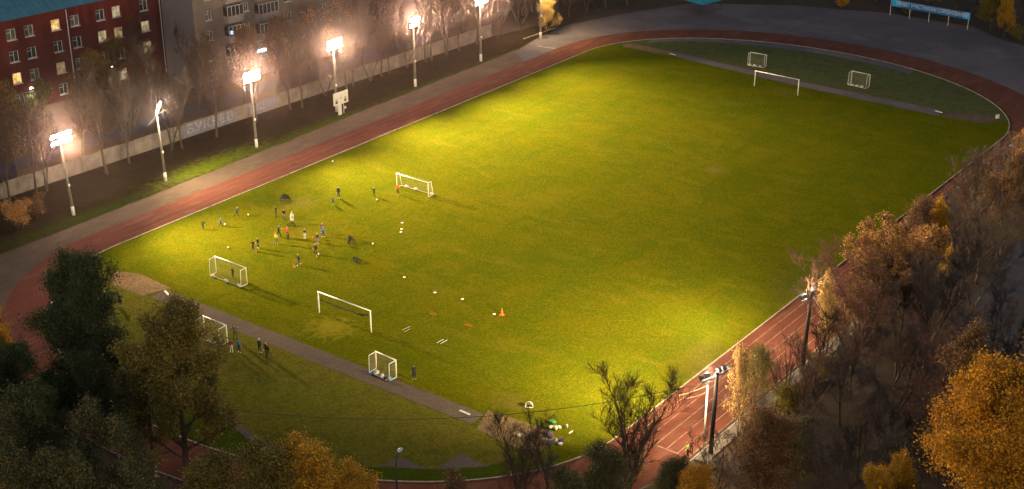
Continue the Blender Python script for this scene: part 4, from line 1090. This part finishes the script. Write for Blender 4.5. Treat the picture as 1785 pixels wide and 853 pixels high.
def frame_goal(x, y, W_, Hh, Dd, face, lab, rz=0.0, netm=None, tdepth=.75, net=True, name='training_goal', group='portable training goals', pr=.05):
    """mouth at local x=0 facing +x; the back at x=-Dd"""
    r = empty(name, (x, y, .025), rz + (0 if face > 0 else math.pi), lab, 'goal', group)
    w = W_/2
    for s in (-1, 1):
        mb = MB(); mb.tube([(0, s*w, 0), (0, s*w, Hh)], pr, 8); mb.build('post', M_GOAL, r, True)
    mb = MB(); mb.tube([(0, -w-pr, Hh), (0, w+pr, Hh)], pr, 8); mb.build('crossbar', M_GOAL, r, True)
    for s in (-1, 1):
        mb = MB(); bars(mb, [((-.03, s*w, Hh-.02), (-tdepth, s*w, Hh-.05)), ((-tdepth, s*w, Hh-.05), (-Dd, s*w, .05)), ((-Dd, s*w, .04), (0, s*w, .04))], pr*.62); mb.build('side_frame', M_GOAL, r, True)
    mb = MB(); bars(mb, [((-Dd, -w, .04), (-Dd, w, .04))], pr*.62); mb.build('ground_bar', M_GOAL, r, True)
    if net:
        mb = MB()
        netgrid(mb, (-Dd, -w, .05), (-Dd, w, .05), (-tdepth, w, Hh-.06), (-tdepth, -w, Hh-.06))
        netgrid(mb, (-tdepth, -w, Hh-.06), (-tdepth, w, Hh-.06), (-.02, w, Hh), (-.02, -w, Hh))
        for s in (-1, 1): netgrid(mb, (0, s*w, .05), (-Dd, s*w, .05), (-tdepth, s*w, Hh-.06), (-.02, s*w, Hh-.02))
        mb.build('net', netm or M_NET, r)
    return r
frame_goal(-16.68, 17.88, 5.3, 2.0, .95, -1, 'white netted training goal beyond the group, with an orange-clad keeper at its post', tdepth=.6)
frame_goal(-48.43, 17.54, 5.0, 2.06, .95, 1, 'white netted training goal near the left side of the pitch with a keeper inside', tdepth=.85)
frame_goal(-54.33, -10.77, 2.76, 1.95, 1.0, 1, 'small white goal on the near grey strip with blue bags behind it', R(-3), tdepth=.95, pr=.065)
frame_goal(-59.30, 8.3, 3.42, 2.0, 1.1, 1, 'small white goal beside the olive tree, behind the near strip', tdepth=1.05, pr=.065)
frame_goal(58.72, 8.5, 2.85, 2.0, .85, 1, 'left one of the two small white goals at the far end', R(4), tdepth=.8)
frame_goal(59.1, -9.2, 3.1, 2.0, 1.1, 1, 'right one of the two small white goals at the far end', R(-3), tdepth=.95)

M_BAGW = M('white sandbag', (.56, .53, .50), (.42, .39, .37), 5, .8)
M_BAGB = M('blue bag', (.16, .36, .52), (.10, .24, .40), 5, .7)
M_BAGD = M('dark bag', (.035, .030, .045), (.06, .05, .06), 5, .8)
M_BAGG = M('green bag', (.04, .24, .07), (.03, .18, .05), 5, .7)
M_BAGP = M('purple bag', (.10, .06, .13), (.05, .035, .08), 5, .8)
def bag(x, y, sz, mat, lab, name='sandbag', grp='white sandbags weighting the goals', rz=0.0, seed=1, z=.03):
    mb = MB(); mb.lump((0, 0, sz[2]*.85), sz, seed, 0, 12, .16)
    mb.lump((sz[0]*.55, sz[1]*.1, sz[2]*1.1), (sz[0]*.5, sz[1]*.7, sz[2]*.7), seed+9, 0, 10, .15)
    o = mb.build(name, mat, None, True); o.location = (x, y, z); o.rotation_euler = (0, 0, rz)
    tag(o, lab, 'bag', grp); return o
def bags(lst, where, dx):
    for i, (x, y) in enumerate(lst):
        bag(x, y, (.30, .20, .17), M_BAGW, f'{["left", "middle", "right"][i] if len(lst) == 3 else ["left", "right"][i]} white sandbag on the ground bar of {where}', seed=int(x*7+y*3) & 255, rz=R(90))
bags([(-15.75, 19.6), (-15.72, 18.1), (-15.75, 15.4)], 'the training goal beyond the group', 0)
bags([(-49.4, 19.5), (-49.4, 17.4), (-49.4, 15.3)], 'the training goal at left', 0)
bags([(57.95, 9.5), (57.95, 8.6), (57.95, 7.6)], 'the left small goal at the far end', 0)
bags([(58.05, -8.4), (58.05, -9.2), (58.1, -10.0)], 'the right small goal at the far end', 0)
bags([(-60.4, 8.0), (-60.45, 7.3)], 'the small goal beside the olive tree', 0)
bag(-55.2, -10.25, (.34, .24, .26), M_BAGW, 'upright white bag behind the small goal on the grey strip', 'kit_bag', 'bags behind the small goal', seed=5)
bag(-55.3, -9.75, (.30, .2, .16), M_BAGB, 'light blue bag at the left behind the small goal on the grey strip', 'kit_bag', 'bags behind the small goal', seed=6)
bag(-55.25, -11.0, (.28, .22, .2), M_BAGW, 'round white bag in the middle behind the small goal on the grey strip', 'kit_bag', 'bags behind the small goal', seed=7)
bag(-55.2, -11.5, (.25, .3, .12), M_BAGD, 'dark bag low behind the small goal on the grey strip', 'kit_bag', 'bags behind the small goal', seed=8)
bag(-55.25, -12.05, (.28, .25, .18), M_BAGB, 'turquoise bag at the right behind the small goal on the grey strip', 'kit_bag', 'bags behind the small goal', seed=9)
# heap of bags and clothes by the lower sandy patch
heap = [(-55.87, -28.37, (.34, .22, .16), M_BAGW, 'white bag lying alone on the lower sandy patch'), (-56.15, -28.15, (.16, .14, .12), M_BAGD, 'small dark item beside the white bag on the lower sandy patch'),
        (-52.25, -29.5, (.38, .30, .24), M_BAGG, 'bright green bag on the grass at the top of the bag heap'),
        (-53.06, -29.95, (.3, .26, .2), M_BAGW, 'white bag at the upper left of the bag heap'), (-53.0, -30.36, (.26, .24, .28), M_BAGW, 'tall white bag in the middle of the upper bag row'),
        (-52.6, -30.5, (.24, .22, .18), M_WHITE, 'small white bag behind the tall white bag'), (-52.1, -31.0, (.13, .13, .26), M_BAGW, 'upright white bottle-shaped bag right of the upper bag row'),
        (-52.55, -31.75, (.40, .10, .03), M_WHITE, 'flat white strip of cloth lying right of the bag heap'), (-54.18, -30.62, (.62, .34, .16), M_BAGP, 'dark purple bag in the middle of the bag heap'),
        (-54.15, -30.0, (.36, .26, .16), M_BAGD, 'dark bag at the left of the purple one'), (-55.30, -31.36, (.62, .36, .20), M_BAGD, 'long dark bag at the bottom left of the bag heap'),
        (-54.42, -32.0, (.46, .34, .24), M_BAGD, 'dark bag at the bottom right of the bag heap'), (-54.75, -31.6, (.22, .2, .28), M_BAGW, 'white bag between the two dark bags at the bottom of the heap'),
        (-54.9, -32.2, (.32, .2, .18), M_BAGW, 'white bag at the lowest corner of the bag heap'), (-55.07, -30.75, (.14, .14, .16), M_BAGW, 'tiny white item at the left edge of the bag heap')]
for i, (x, y, sz, mt_, lab) in enumerate(heap): bag(x, y, tuple(q*.85 for q in sz), mt_, lab, 'kit_bag', 'bags heaped beside the pitch corner', rz=i*.9, seed=20+i, z=.04)
# white sign by the far right corner
r = empty('corner_marker', (56.2, -32.1, 0.03), R(-30), 'small white marker board standing at the far right corner of the pitch', 'marker')
mb = MB(); mb.box((0, 0, .42), (.6, .06, .62)); mb.build('board', M_WHITE, r)
mb = MB(); mb.tube([(-.2, .1, 0), (-.2, .03, .4)], .02, 5); mb.tube([(.2, .1, 0), (.2, .03, .4)], .02, 5); mb.build('leg', M_METAL, r)

# pop-up goals: arched wire hoop with dark net
def popup(x, y, rz, lab, w=1.2, h=.75, d=.75, netm=None, hoop=None, name='popup_goal', grp='dark pop-up goals on the grass', sheetm=None):
    r = empty(name, (x, y, .025), rz, lab, 'pop-up goal', grp)
    mb = MB(); arch = [(0, w/2*math.cos(t), h*math.sin(t)) for t in [math.pi*i/14 for i in range(15)]]
    mb.tube(arch + [arch[0]], .022, 6); mb.build('hoop', hoop or M_NETD, r, True)
    mb = MB()
    back = [(-d*math.sin(math.pi*i/14), w/2*math.cos(math.pi*i/14), .02) for i in range(15)]
    mb.tube(back, .018, 5)
    for i in range(1, 14):
        a, b = Vector(arch[i]), Vector(back[i])
        mid = a.lerp(b, .5) + Vector((-.12, 0, .12)); mb.tube([a, mid, b], .012, 3, cap=False)
    for t in (.2, .4, .6, .8):
        mb.tube([Vector(arch[i]).lerp(Vector(back[i]), t) + Vector((-.10*math.sin(math.pi*t), 0, .1*math.sin(math.pi*t))) for i in range(15)], .010, 3, cap=False)
    mb.build('net', netm or M_NETD, r)
    if sheetm:
        mb = MB()
        vs = [arch[i] for i in range(15)] + [tuple(Vector(arch[i]).lerp(Vector(back[i]), .55)) for i in range(15)]
        mb.add(vs, [(i, i+1, 16+i, 15+i) for i in range(14)]); mb.build('fabric', sheetm, r)
M_MESHD = M('dark mesh fabric', (.05, .045, .035), (.035, .03, .025), 4, .9)
popup(-28.3, 29.2, R(35), 'dark arched pop-up goal furthest from the camera, open to the left', 1.35, .8, .8, sheetm=M_MESHD)
popup(-33.0, 13.9, R(120), 'dark pop-up goal right of the training group, the upper of two', 1.25, .75, .75, sheetm=M_MESHD)
popup(-36.7, 9.6, R(150), 'low dark pop-up goal right of the training group, the lower of two', 1.25, .5, .7, sheetm=M_MESHD)
popup(-51.2, -26.0, R(-150), 'small white pop-up goal on the grass near the lower sandy patch', .75, .62, .6, netm=M_WHITE, hoop=M_WHITE, sheetm=M_WHITE, name='white_popup_goal', grp=None)
popup(-33.9, 22.6, R(200), 'dark pop-up goal at the feet of the person in white', 1.1, .45, .6, sheetm=None)

# balls, discs, cones, rods
M_BALL = M('white ball', (.78, .76, .72), (.62, .6, .56), 14, .4)
M_ORANGE = M('orange plastic', (.75, .13, .02), (.62, .10, .02), 6, .4)
M_YEL = M('yellow plastic', (.70, .50, .03), (.6, .42, .03), 6, .4)
def ball(x, y, lab):
    bm = bmesh.new(); bmesh.ops.create_icosphere(bm, subdivisions=3, radius=.11); me = bpy.data.meshes.new('ball'); bm.to_mesh(me); bm.free()
    me.materials.append(M_BALL)
    for p in me.polygons: p.use_smooth = True
    o = bpy.data.objects.new('ball', me); COL.objects.link(o); o.location = (x, y, .135); tag(o, lab, 'ball', 'footballs on the grass')
for x, y, lab in ((-34.6, 29.3, 'white football near the running child at the far left of the group'), (-38.4, 29.4, 'white football at the feet of the child in blue at the far left'),
               (-14.82, 33.63, 'white football lying alone by the far track kerb'), (-21.4, 19.8, 'white football in front of the child spreading both arms'),
               (-42.9, 24.0, 'white football lying alone left of the two dark-clad children'), (-31.9, 11.1, 'white football lying alone right of the dark pop-up goals'),
               (-37.9, 14.2, 'white football at the feet of the child with legs apart')): ball(x, y, lab)
def disc(x, y, lab, mat=M_WHITE):
    mb = MB(); n = 16
    prof = [(.15, 0), (.14, .015), (.08, .075), (.05, .075), (.05, .06), (.17, 0)]
    vs = [(r0*math.cos(2*math.pi*k/n), r0*math.sin(2*math.pi*k/n), z) for r0, z in prof for k in range(n)]
    fs = [(i*n+k, i*n+(k+1) % n, (i+1)*n+(k+1) % n, (i+1)*n+k) for i in range(len(prof)-1) for k in range(n)]
    mb.add(vs, fs); o = mb.build('marker_disc', mat); o.location = (x, y, .024); tag(o, lab, 'marker disc', 'marker discs on the grass')
for x, y, lab in ((-36.5, 2.2, 'white marker disc alone in the middle of the pitch, leftmost of the line'), (-37.45, -3.06, 'white marker disc, second of the line towards the orange cone'),
               (-36.9, -6.5, 'white marker disc, third of the line towards the orange cone'), (-37.7, -11.5, 'white marker disc right beside the tall orange cone'),
               (-24.9, 12.5, 'pale marker disc nearest the training goal at the back, upper of three'), (-26.4, 11.3, 'pale marker disc, middle of the three right of the pop-up goals'), (-27.1, 10.8, 'pale marker disc, lower of the three right of the pop-up goals')): disc(x, y, lab)
def cone(x, y, h, lab, rz=0.0):
    r = empty('traffic_cone', (x, y, .024), rz, lab, 'cone', 'orange cones on the grass')
    mb = MB(); n = 16; s = h/.75
    prof = [(.17, .03), (.15, .07), (.035, .75), (.02, .75)]
    vs = [(r0*s*math.cos(2*math.pi*k/n), r0*s*math.sin(2*math.pi*k/n), z*s) for r0, z in prof for k in range(n)]
    fs = [(i*n+k, i*n+(k+1) % n, (i+1)*n+(k+1) % n, (i+1)*n+k) for i in range(len(prof)-1) for k in range(n)]
    mb.add(vs, fs + [tuple(3*n+k for k in range(n))]); mb.build('body', M_ORANGE, r)
    mb = MB(); mb.box((0, 0, .018*s), (.42*s, .42*s, .035*s)); mb.build('base', M_ORANGE, r)
cone(-37.35, -12.25, .78, 'tall orange cone standing alone right of the middle of the pitch')
cone(-40.0, 29.9, .28, 'small orange cone between the two leftmost children')
cone(-41.85, 20.45, .32, 'small orange cone at the feet of the two dark-clad children')
cone(-34.8, 18.1, .3, 'small orange cone between the navy-clad children on the right of the group')
cone(-38.45, 13.95, .3, 'small orange cone at the feet of the child with legs apart')
cone(-42.0, 14.1, .34, 'small orange cone beside the lowest child of the group')
def rod(a, b, mat, lab, nm='training_pole'):
    mb = MB(); mb.tube([(a[0], a[1], .045), (b[0], b[1], .045)], .017, 6); o = mb.build(nm, mat); tag(o, lab, 'training pole', 'thin poles lying on the grass')
rod((-46.46, -6.04), (-45.3, -6.15), M_BAGW, 'upper white pole of the pair lying nearest the goal')
rod((-46.62, -6.5), (-45.7, -6.5), M_BAGW, 'lower white pole of the pair lying nearest the goal')
rod((-46.45, -10.73), (-45.4, -10.8), M_WHITE, 'left bright white pole of the pair in front of the small goal')
rod((-46.34, -11.18), (-45.3, -11.2), M_WHITE, 'right bright white pole of the pair in front of the small goal')
rod((-41.28, -5.7), (-41.5, -6.7), M_ORANGE, 'upper orange pole of the crossed pair between the discs and the goal')
rod((-41.63, -5.8), (-41.85, -6.6), M_ORANGE, 'lower orange pole of the crossed pair between the discs and the goal')
rod((-41.43, -10.4), (-41.15, -11.3), M_ORANGE, 'upper orange pole of the pair left of the tall cone')
rod((-41.62, -10.6), (-41.41, -11.5), M_ORANGE, 'lower orange pole of the pair left of the tall cone')

# ------------------------------------------------------------------ people
def person_mesh(name, lean=0.0, legs=((0, 0, .06), (0, 0, .06)), arms=((5, 8, 12), (5, 8, 12)), coat=False, crouch=0.0, headyaw=0.0):
    """one continuous body facing +x. legs: (hip pitch deg, knee bend deg, half stance m); arms: (pitch fwd, out, elbow bend)"""
    segs = []   # (a, b, ra, rb, material)
    hip = Vector((0, 0, .92 - crouch))
    up = Vector((math.sin(R(lean)), 0, math.cos(R(lean))))
    chest = hip + up*.42; neck = hip + up*.56; 
    SK, TOP, BOT, SH, HR, EY = range(6)
    segs += [(hip + Vector((0, -.07, .02)), hip + Vector((0, .07, .02)), .115, .115, BOT), (hip + up*.05, hip + up*.22, .115, .12, TOP),
             (hip + up*.22 + Vector((0, -.05, 0)), chest + Vector((0, -.08, 0)), .11, .115, TOP), (hip + up*.22 + Vector((0, .05, 0)), chest + Vector((0, .08, 0)), .11, .115, TOP),
             (chest, neck, .10, .06, TOP), (neck, neck + up*.09, .052, .052, SK)]
    hd = neck + up*.19
    fw = Vector((math.cos(headyaw), math.sin(headyaw), -.1)).normalized()
    sd = Vector((-math.sin(headyaw), math.cos(headyaw), 0))
    segs += [(hd + up*.035 - fw*.02, hd + up*.03, .098, .09, HR), (hd - up*.03 + fw*.018, hd + up*.03 + fw*.022, .078, .088, SK), (hd - up*.075 + fw*.03, hd - up*.06 + fw*.02, .05, .055, SK),
             (hd + fw*.105 - up*.005, hd + fw*.118 - up*.025, .010, .015, SK), (hd - up*.06 + fw*.085 - sd*.018, hd - up*.06 + fw*.085 + sd*.018, .009, .009, HR)]
    for s in (-1, 1):
        segs += [(hd + sd*.092*s, hd + sd*.096*s - up*.03, .02, .016, SK), (hd + fw*.098 + sd*.033*s + up*.012, hd + fw*.1 + sd*.033*s + up*.012, .011, .011, EY)]
    for k, s in ((0, 1), (1, -1)):
        hp, kb, st = legs[k]
        a = hip + Vector((0, s*.085, -.02))
        d = Vector((math.sin(R(hp)), s*math.sin(math.atan2(st, .85)), -math.cos(R(hp)))).normalized()
        kn = a + d*.44
        d2 = Vector((math.sin(R(hp-kb)), s*math.sin(math.atan2(st, .85)), -math.cos(R(hp-kb)))).normalized()
        an = kn + d2*.41
        segs += [(a, kn, .088, .062, TOP if coat else BOT), (kn, an, .062, .042, BOT)]
        ft = Vector((math.cos(R(max(0, kb-hp)*.6)), 0, -math.sin(R(max(0, kb-hp)*.6))))
        segs += [(an, an + Vector((0, 0, -.03)), .045, .045, SH), (an + Vector((0, 0, -.045)) - ft*.045, an + Vector((0, 0, -.055)) + ft*.15, .042, .034, SH)]
        if coat: segs += [(a, a + d*.36, .12, .15, TOP)]
        pf, ou, el = arms[k]
        sh = chest + Vector((0, s*.175, .03)) + up*.02
        da = Vector((math.sin(R(pf)), s*math.sin(R(ou)), -math.cos(R(pf))*math.cos(R(ou)))).normalized()
        eb = sh + da*.28
        ax = Vector((0, 1, 0)) if abs(da.y) < .8 else Vector((0, 0, -s)) 
        db = (da*math.cos(R(el)) + (Vector((1, -s*.35, .5)).normalized() - da*0)*math.sin(R(el))).normalized()
        wr = eb + db*.25
        segs += [(sh - Vector((0, s*.06, 0)), sh, .075, .066, TOP), (sh, eb, .062, .048, TOP), (eb, wr, .046, .034, TOP), (wr, wr + db*.03, .026, .026, SK)]
        # hand: palm, four fingers of different length, thumb from the side of the palm
        lat = db.cross(Vector((1, 0, 0)) if abs(db.x) < .8 else Vector((0, 0, 1))).normalized(); nrm = db.cross(lat)
        pm = wr + db*.03
        segs += [(pm - lat*.016, pm + db*.06 - lat*.018, .018, .016, SK), (pm + lat*.016, pm + db*.06 + lat*.018, .018, .016, SK)]
        for q, (o_, ln) in enumerate(((-.033, .055), (-.011, .07), (.011, .075), (.033, .066))):
            f0 = pm + db*.07 + lat*o_; f1 = f0 + db*ln*.55 + nrm*.008; f2 = f1 + db*ln*.4 + nrm*.022
            segs += [(f0, f1, .0105, .010, SK), (f1, f2, .010, .009, SK)]
        t0 = pm + lat*.03 + db*.01; t1 = t0 + (lat*.7 + db*.7).normalized()*.035; segs += [(t0, t1, .013, .011, SK), (t1, t1 + (db + lat*.2).normalized()*.03, .011, .010, SK)]
    # build capsules
    bm = bmesh.new()
    for a, b, ra, rb_, _ in segs:
        L = (b-a).length; d = (b-a).normalized() if L > 1e-6 else Vector((0, 0, 1))
        qd = d.to_track_quat('Z', 'Y'); rings = []
        prof = [(-ra*math.cos(R(t)), ra*math.sin(R(t))) for t in (25, 55, 90)] + [(L + rb_*math.sin(R(t)), rb_*math.cos(R(t))) for t in (0, 35, 65)]
        n = 10
        for (z, rr) in prof: rings.append([bm.verts.new(a + qd @ Vector((rr*math.cos(2*math.pi*k/n), rr*math.sin(2*math.pi*k/n), z))) for k in range(n)])
        for i in range(len(rings)-1):
            for k in range(n): bm.faces.new((rings[i][k], rings[i][(k+1) % n], rings[i+1][(k+1) % n], rings[i+1][k]))
        bm.faces.new(rings[0][::-1]); bm.faces.new(rings[-1])
    me = bpy.data.meshes.new(name); bm.to_mesh(me); bm.free()
    tmp = bpy.data.objects.new('tmp', me); COL.objects.link(tmp)
    md = tmp.modifiers.new('r', 'REMESH'); md.mode = 'VOXEL'; md.voxel_size = .0125; md.use_smooth_shade = True
    sm = tmp.modifiers.new('s', 'SMOOTH'); sm.factor = .5; sm.iterations = 2
    dg = bpy.context.evaluated_depsgraph_get(); dg.update()
    ev = tmp.evaluated_get(dg); out = bpy.data.meshes.new_from_object(ev); bpy.data.objects.remove(tmp)
    n = len(out.vertices); co = np.empty(n*3); out.vertices.foreach_get('co', co); co = co.reshape(-1, 3)
    co[:, 2] -= co[:, 2].min(); zshift = 0
    A = np.array([s[0] for s in segs]); B = np.array([s[1] for s in segs]); RA = np.array([s[2] for s in segs]); RB = np.array([s[3] for s in segs]); MT = np.array([s[4] for s in segs])
    z0 = min(min(s[0].z-s[2], s[1].z-s[3]) for s in segs)
    A = A.copy(); B = B.copy(); A[:, 2] -= z0; B[:, 2] -= z0
    best = np.full(n, 1e9); bi = np.zeros(n, int)
    for i in range(len(segs)):
        ab = B[i]-A[i]; t = np.clip(((co-A[i]) @ ab)/max(ab @ ab, 1e-9), 0, 1)
        dist = np.linalg.norm(co - (A[i] + t[:, None]*ab), axis=1) - (RA[i] + (RB[i]-RA[i])*t)
        m_ = dist < best; best[m_] = dist[m_]; bi[m_] = i
    out.vertices.foreach_set('co', co.ravel())
    vm = MT[bi]
    mi = [int(vm[p.vertices[0]]) for p in out.polygons]
    out.materials.clear()
    for _ in range(6): out.materials.append(M_BARK)
    out.polygons.foreach_set('material_index', mi)
    out.polygons.foreach_set('use_smooth', [True]*len(out.polygons))
    out.update()
    return out, float(co[:, 2].max())

PM = {
 'stand': person_mesh('stand'),
 'relaxed': person_mesh('relaxed', 3, ((6, 8, .10), (-6, 2, .08)), ((10, 12, 30), (0, 14, 18))),
 'hips': person_mesh('hips', 0, ((3, 3, .12), (-3, 3, .12)), ((-15, 42, 75), (-15, 42, 75))),
 'walk': person_mesh('walk', 5, ((24, 12, .05), (-20, 16, .05)), ((-25, 8, 25), (28, 8, 30))),
 'run': person_mesh('run', 14, ((42, 50, .05), (-28, 45, .05)), ((-42, 10, 70), (45, 10, 70))),
 'spread': person_mesh('spread', 4, ((10, 10, .14), (-14, 12, .12)), ((10, 62, 15), (0, 62, 15))),
 'apart': person_mesh('apart', 4, ((8, 6, .24), (-8, 6, .24)), ((8, 28, 20), (0, 28, 25))),
 'point': person_mesh('point', 0, ((4, 3, .10), (-4, 3, .10)), ((10, 10, 20), (25, 80, 5))),
 'bend': person_mesh('bend', 38, ((30, 40, .10), (-8, 22, .08)), ((40, 10, 30), (15, 15, 30)), crouch=.06),
 'coat': person_mesh('coat', 2, ((3, 2, .06), (-3, 2, .06)), ((12, 10, 40), (12, 10, 40)), coat=True),
}
def cloth(n, c): return M(n, c, tuple(x*.72 for x in c), 9, .85)
SKIN = M('skin', (.46, .28, .20), rough=.6)
CL = {'black': cloth('black cloth', (.022, .020, .024)), 'navy': cloth('navy cloth', (.030, .040, .090)), 'white': cloth('white cloth', (.68, .64, .60)), 'red': cloth('red cloth', (.50, .045, .03)), 'yellow': cloth('yellow bib', (.75, .62, .05)),
      'blue': cloth('blue cloth', (.07, .19, .50)), 'maroon': cloth('maroon cloth', (.18, .035, .05)), 'orange': cloth('orange top', (.85, .17, .02)), 'khaki': cloth('khaki cloth', (.14, .10, .06)), 'grey': cloth('grey cloth', (.16, .15, .15)), 'neon': cloth('neon green top', (.35, .80, .05)), 'green': cloth('dark green cloth', (.04, .07, .04))}
HAIR = {'dark': M('dark hair', (.03, .02, .015)), 'fair': M('fair hair', (.42, .28, .14)), 'white': CL['white'], 'red': CL['red'], 'black': CL['black'], 'brown': M('brown hair', (.11, .06, .03))}
EYE = M('eyes', (.02, .02, .02), rough=.2)
def person(x, y, h, pose, face, top, bot, shoe, hair, lab, grp='children and coaches training on the pitch', bare=False):
    me, H0 = PM[pose]
    o = bpy.data.objects.new('person', me); COL.objects.link(o)
    o.location = (x, y, .022); o.rotation_euler = (0, 0, R(face)); s = h/H0; o.scale = (s, s, s)
    for i, mt_ in enumerate((SKIN, CL[top], CL[bot], CL[shoe], HAIR[hair], EYE)):
        o.material_slots[i].link = 'OBJECT'; o.material_slots[i].material = mt_
    tag(o, lab, 'person', grp)
P_ = [
 (-32.87, 26.19, 1.55, 'hips', 150, 'black', 'black', 'black', 'dark', 'person in black, left of the two standing by the person in white'),
 (-32.82, 24.86, 1.42, 'relaxed', 200, 'black', 'grey', 'black', 'dark', 'person in black vest with pale sleeves just left of the person in white'),
 (-33.17, 23.10, 1.62, 'coat', 220, 'white', 'black', 'black', 'white', 'person wearing a long white hooded coat'),
 (-37.11, 21.48, 1.62, 'walk', -60, 'black', 'black', 'black', 'dark', 'adult in black jacket walking behind the child in yellow'),
 (-38.66, 20.31, 1.48, 'relaxed', 30, 'yellow', 'grey', 'white', 'fair', 'child in yellow bib and white shoes'),
 (-36.82, 20.22, 1.72, 'point', 180, 'red', 'black', 'black', 'dark', 'coach in red jacket holding one arm out to the side'),
 (-35.42, 18.78, 1.28, 'stand', 210, 'navy', 'white', 'white', 'fair', 'small child in navy top and white shorts right of the coach in red'),
 (-33.30, 17.95, 1.52, 'hips', 230, 'maroon', 'black', 'black', 'red', 'person in maroon with red cap standing behind the one in bright blue'),
 (-33.85, 17.30, 1.46, 'relaxed', 240, 'blue', 'navy', 'white', 'dark', 'person in bright blue jacket at the right of the group'),
 (-35.65, 16.48, 1.42, 'relaxed', 200, 'navy', 'grey', 'white', 'fair', 'fair-haired child in navy with white shoes below the one in blue'),
 (-37.99, 14.52, 1.42, 'apart', 190, 'black', 'black', 'black', 'dark', 'child in black standing with legs wide apart over a ball'),
 (-41.3, 14.03, 1.46, 'walk', 160, 'black', 'navy', 'white', 'fair', 'fair-haired child in black, lowest of the group'),
 (-41.68, 21.07, 1.42, 'hips', 10, 'black', 'black', 'white', 'dark', 'left one of the two dark-clad children with white shoes left of the yellow bib'),
 (-40.77, 21.21, 1.36, 'relaxed', 190, 'black', 'black', 'white', 'dark', 'right one of the two dark-clad children with white shoes left of the yellow bib'),
 (-35.68, 30.18, 1.28, 'run', -20, 'navy', 'black', 'black', 'fair', 'child in dark clothes running after a ball near the track'),
 (-39.01, 29.47, 1.28, 'walk', -30, 'blue', 'navy', 'black', 'brown', 'child in blue top walking with a ball at the left of the pitch'),
 (-40.95, 30.49, 1.15, 'bend', 20, 'black', 'black', 'grey', 'dark', 'leftmost child on the pitch, bent over in dark clothes'),
 (-25.7, 23.3, 1.22, 'stand', 60, 'grey', 'navy', 'white', 'brown', 'small grey-clad child left of the tall dark figure near the pitch centre'),
 (-23.76, 24.18, 1.66, 'stand', 200, 'black', 'black', 'white', 'dark', 'tall dark figure standing alone with arms down'),
 (-20.49, 21.1, 1.22, 'spread', 200, 'black', 'black', 'black', 'fair', 'child in black with both arms spread wide'),
 (-18.34, 18.93, 1.56, 'relaxed', 190, 'orange', 'black', 'yellow', 'dark', 'goalkeeper in bright orange top by the training goal'),
 (-48.17, 17.6, 1.32, 'stand', 10, 'black', 'black', 'grey', 'dark', 'dark-clad keeper standing inside the netted training goal on the left'),
]
for p in P_: person(*p)
E_ = 'people beside the small goal at the near end'
P2 = [
 (-58.43, 6.35, 1.85, 'hips', 40, 'khaki', 'green', 'black', 'brown', 'adult in khaki jacket standing beside the small goal', E_),
 (-60.59, 4.61, 1.60, 'stand', 30, 'maroon', 'white', 'white', 'dark', 'person in maroon jacket and pale trousers beside the small goal', E_),
 (-60.12, 3.98, 1.66, 'relaxed', 20, 'blue', 'navy', 'white', 'dark', 'person in blue jacket standing close to the one in maroon', E_),
 (-58.87, 2.31, 1.70, 'stand', 10, 'navy', 'black', 'white', 'white', 'person in dark clothes with white cap, left of the close trio', E_),
 (-58.9, 1.30, 1.62, 'relaxed', 200, 'navy', 'black', 'black', 'dark', 'middle person of the close trio on the near end grass', E_),
 (-59.0, .95, 1.62, 'walk', 150, 'black', 'black', 'black', 'dark', 'person in black leaning at the right of the close trio', E_),
 (-53.61, -13.79, 1.66, 'coat', 60, 'black', 'black', 'white', 'brown', 'person in long dark coat standing alone right of the small goal', 'lone people'),
 (-60.49, 22.02, 1.62, 'coat', 30, 'black', 'black', 'white', 'black', 'person in long black coat standing alone beside the dark green tree', 'lone people'),
 (-49.73, -42.5, 1.60, 'relaxed', 120, 'neon', 'black', 'black', 'dark', 'person in neon green top beside the track at the white pole', 'people by the white pole'),
 (-48.9, -42.4, 1.40, 'walk', 30, 'maroon', 'black', 'black', 'dark', 'person in dark red top beside the one in neon green', 'people by the white pole'),
]
for p in P2: person(*p)

# ------------------------------------------------------------------ thin haze, added to give the lamps their halos
hz = MB(); hz.box((60, 60, 38), (760, 700, 78)); ho = hz.build('haze', None)
ho.data.materials.clear()
hm = bpy.data.materials.new('haze'); hm.use_nodes = True; nt = hm.node_tree
for n in list(nt.nodes):
    if n.type != 'OUTPUT_MATERIAL': nt.nodes.remove(n)
vp = nt.nodes.new('ShaderNodeVolumePrincipled'); vp.inputs['Density'].default_value = HAZE_DENSITY; vp.inputs['Color'].default_value = (.95, .73, .63, 1); vp.inputs['Anisotropy'].default_value = .985
nt.links.new(vp.outputs[0], [n for n in nt.nodes if n.type == 'OUTPUT_MATERIAL'][0].inputs['Volume'])
ho.data.materials.append(hm)
ho['kind'] = 'stuff'
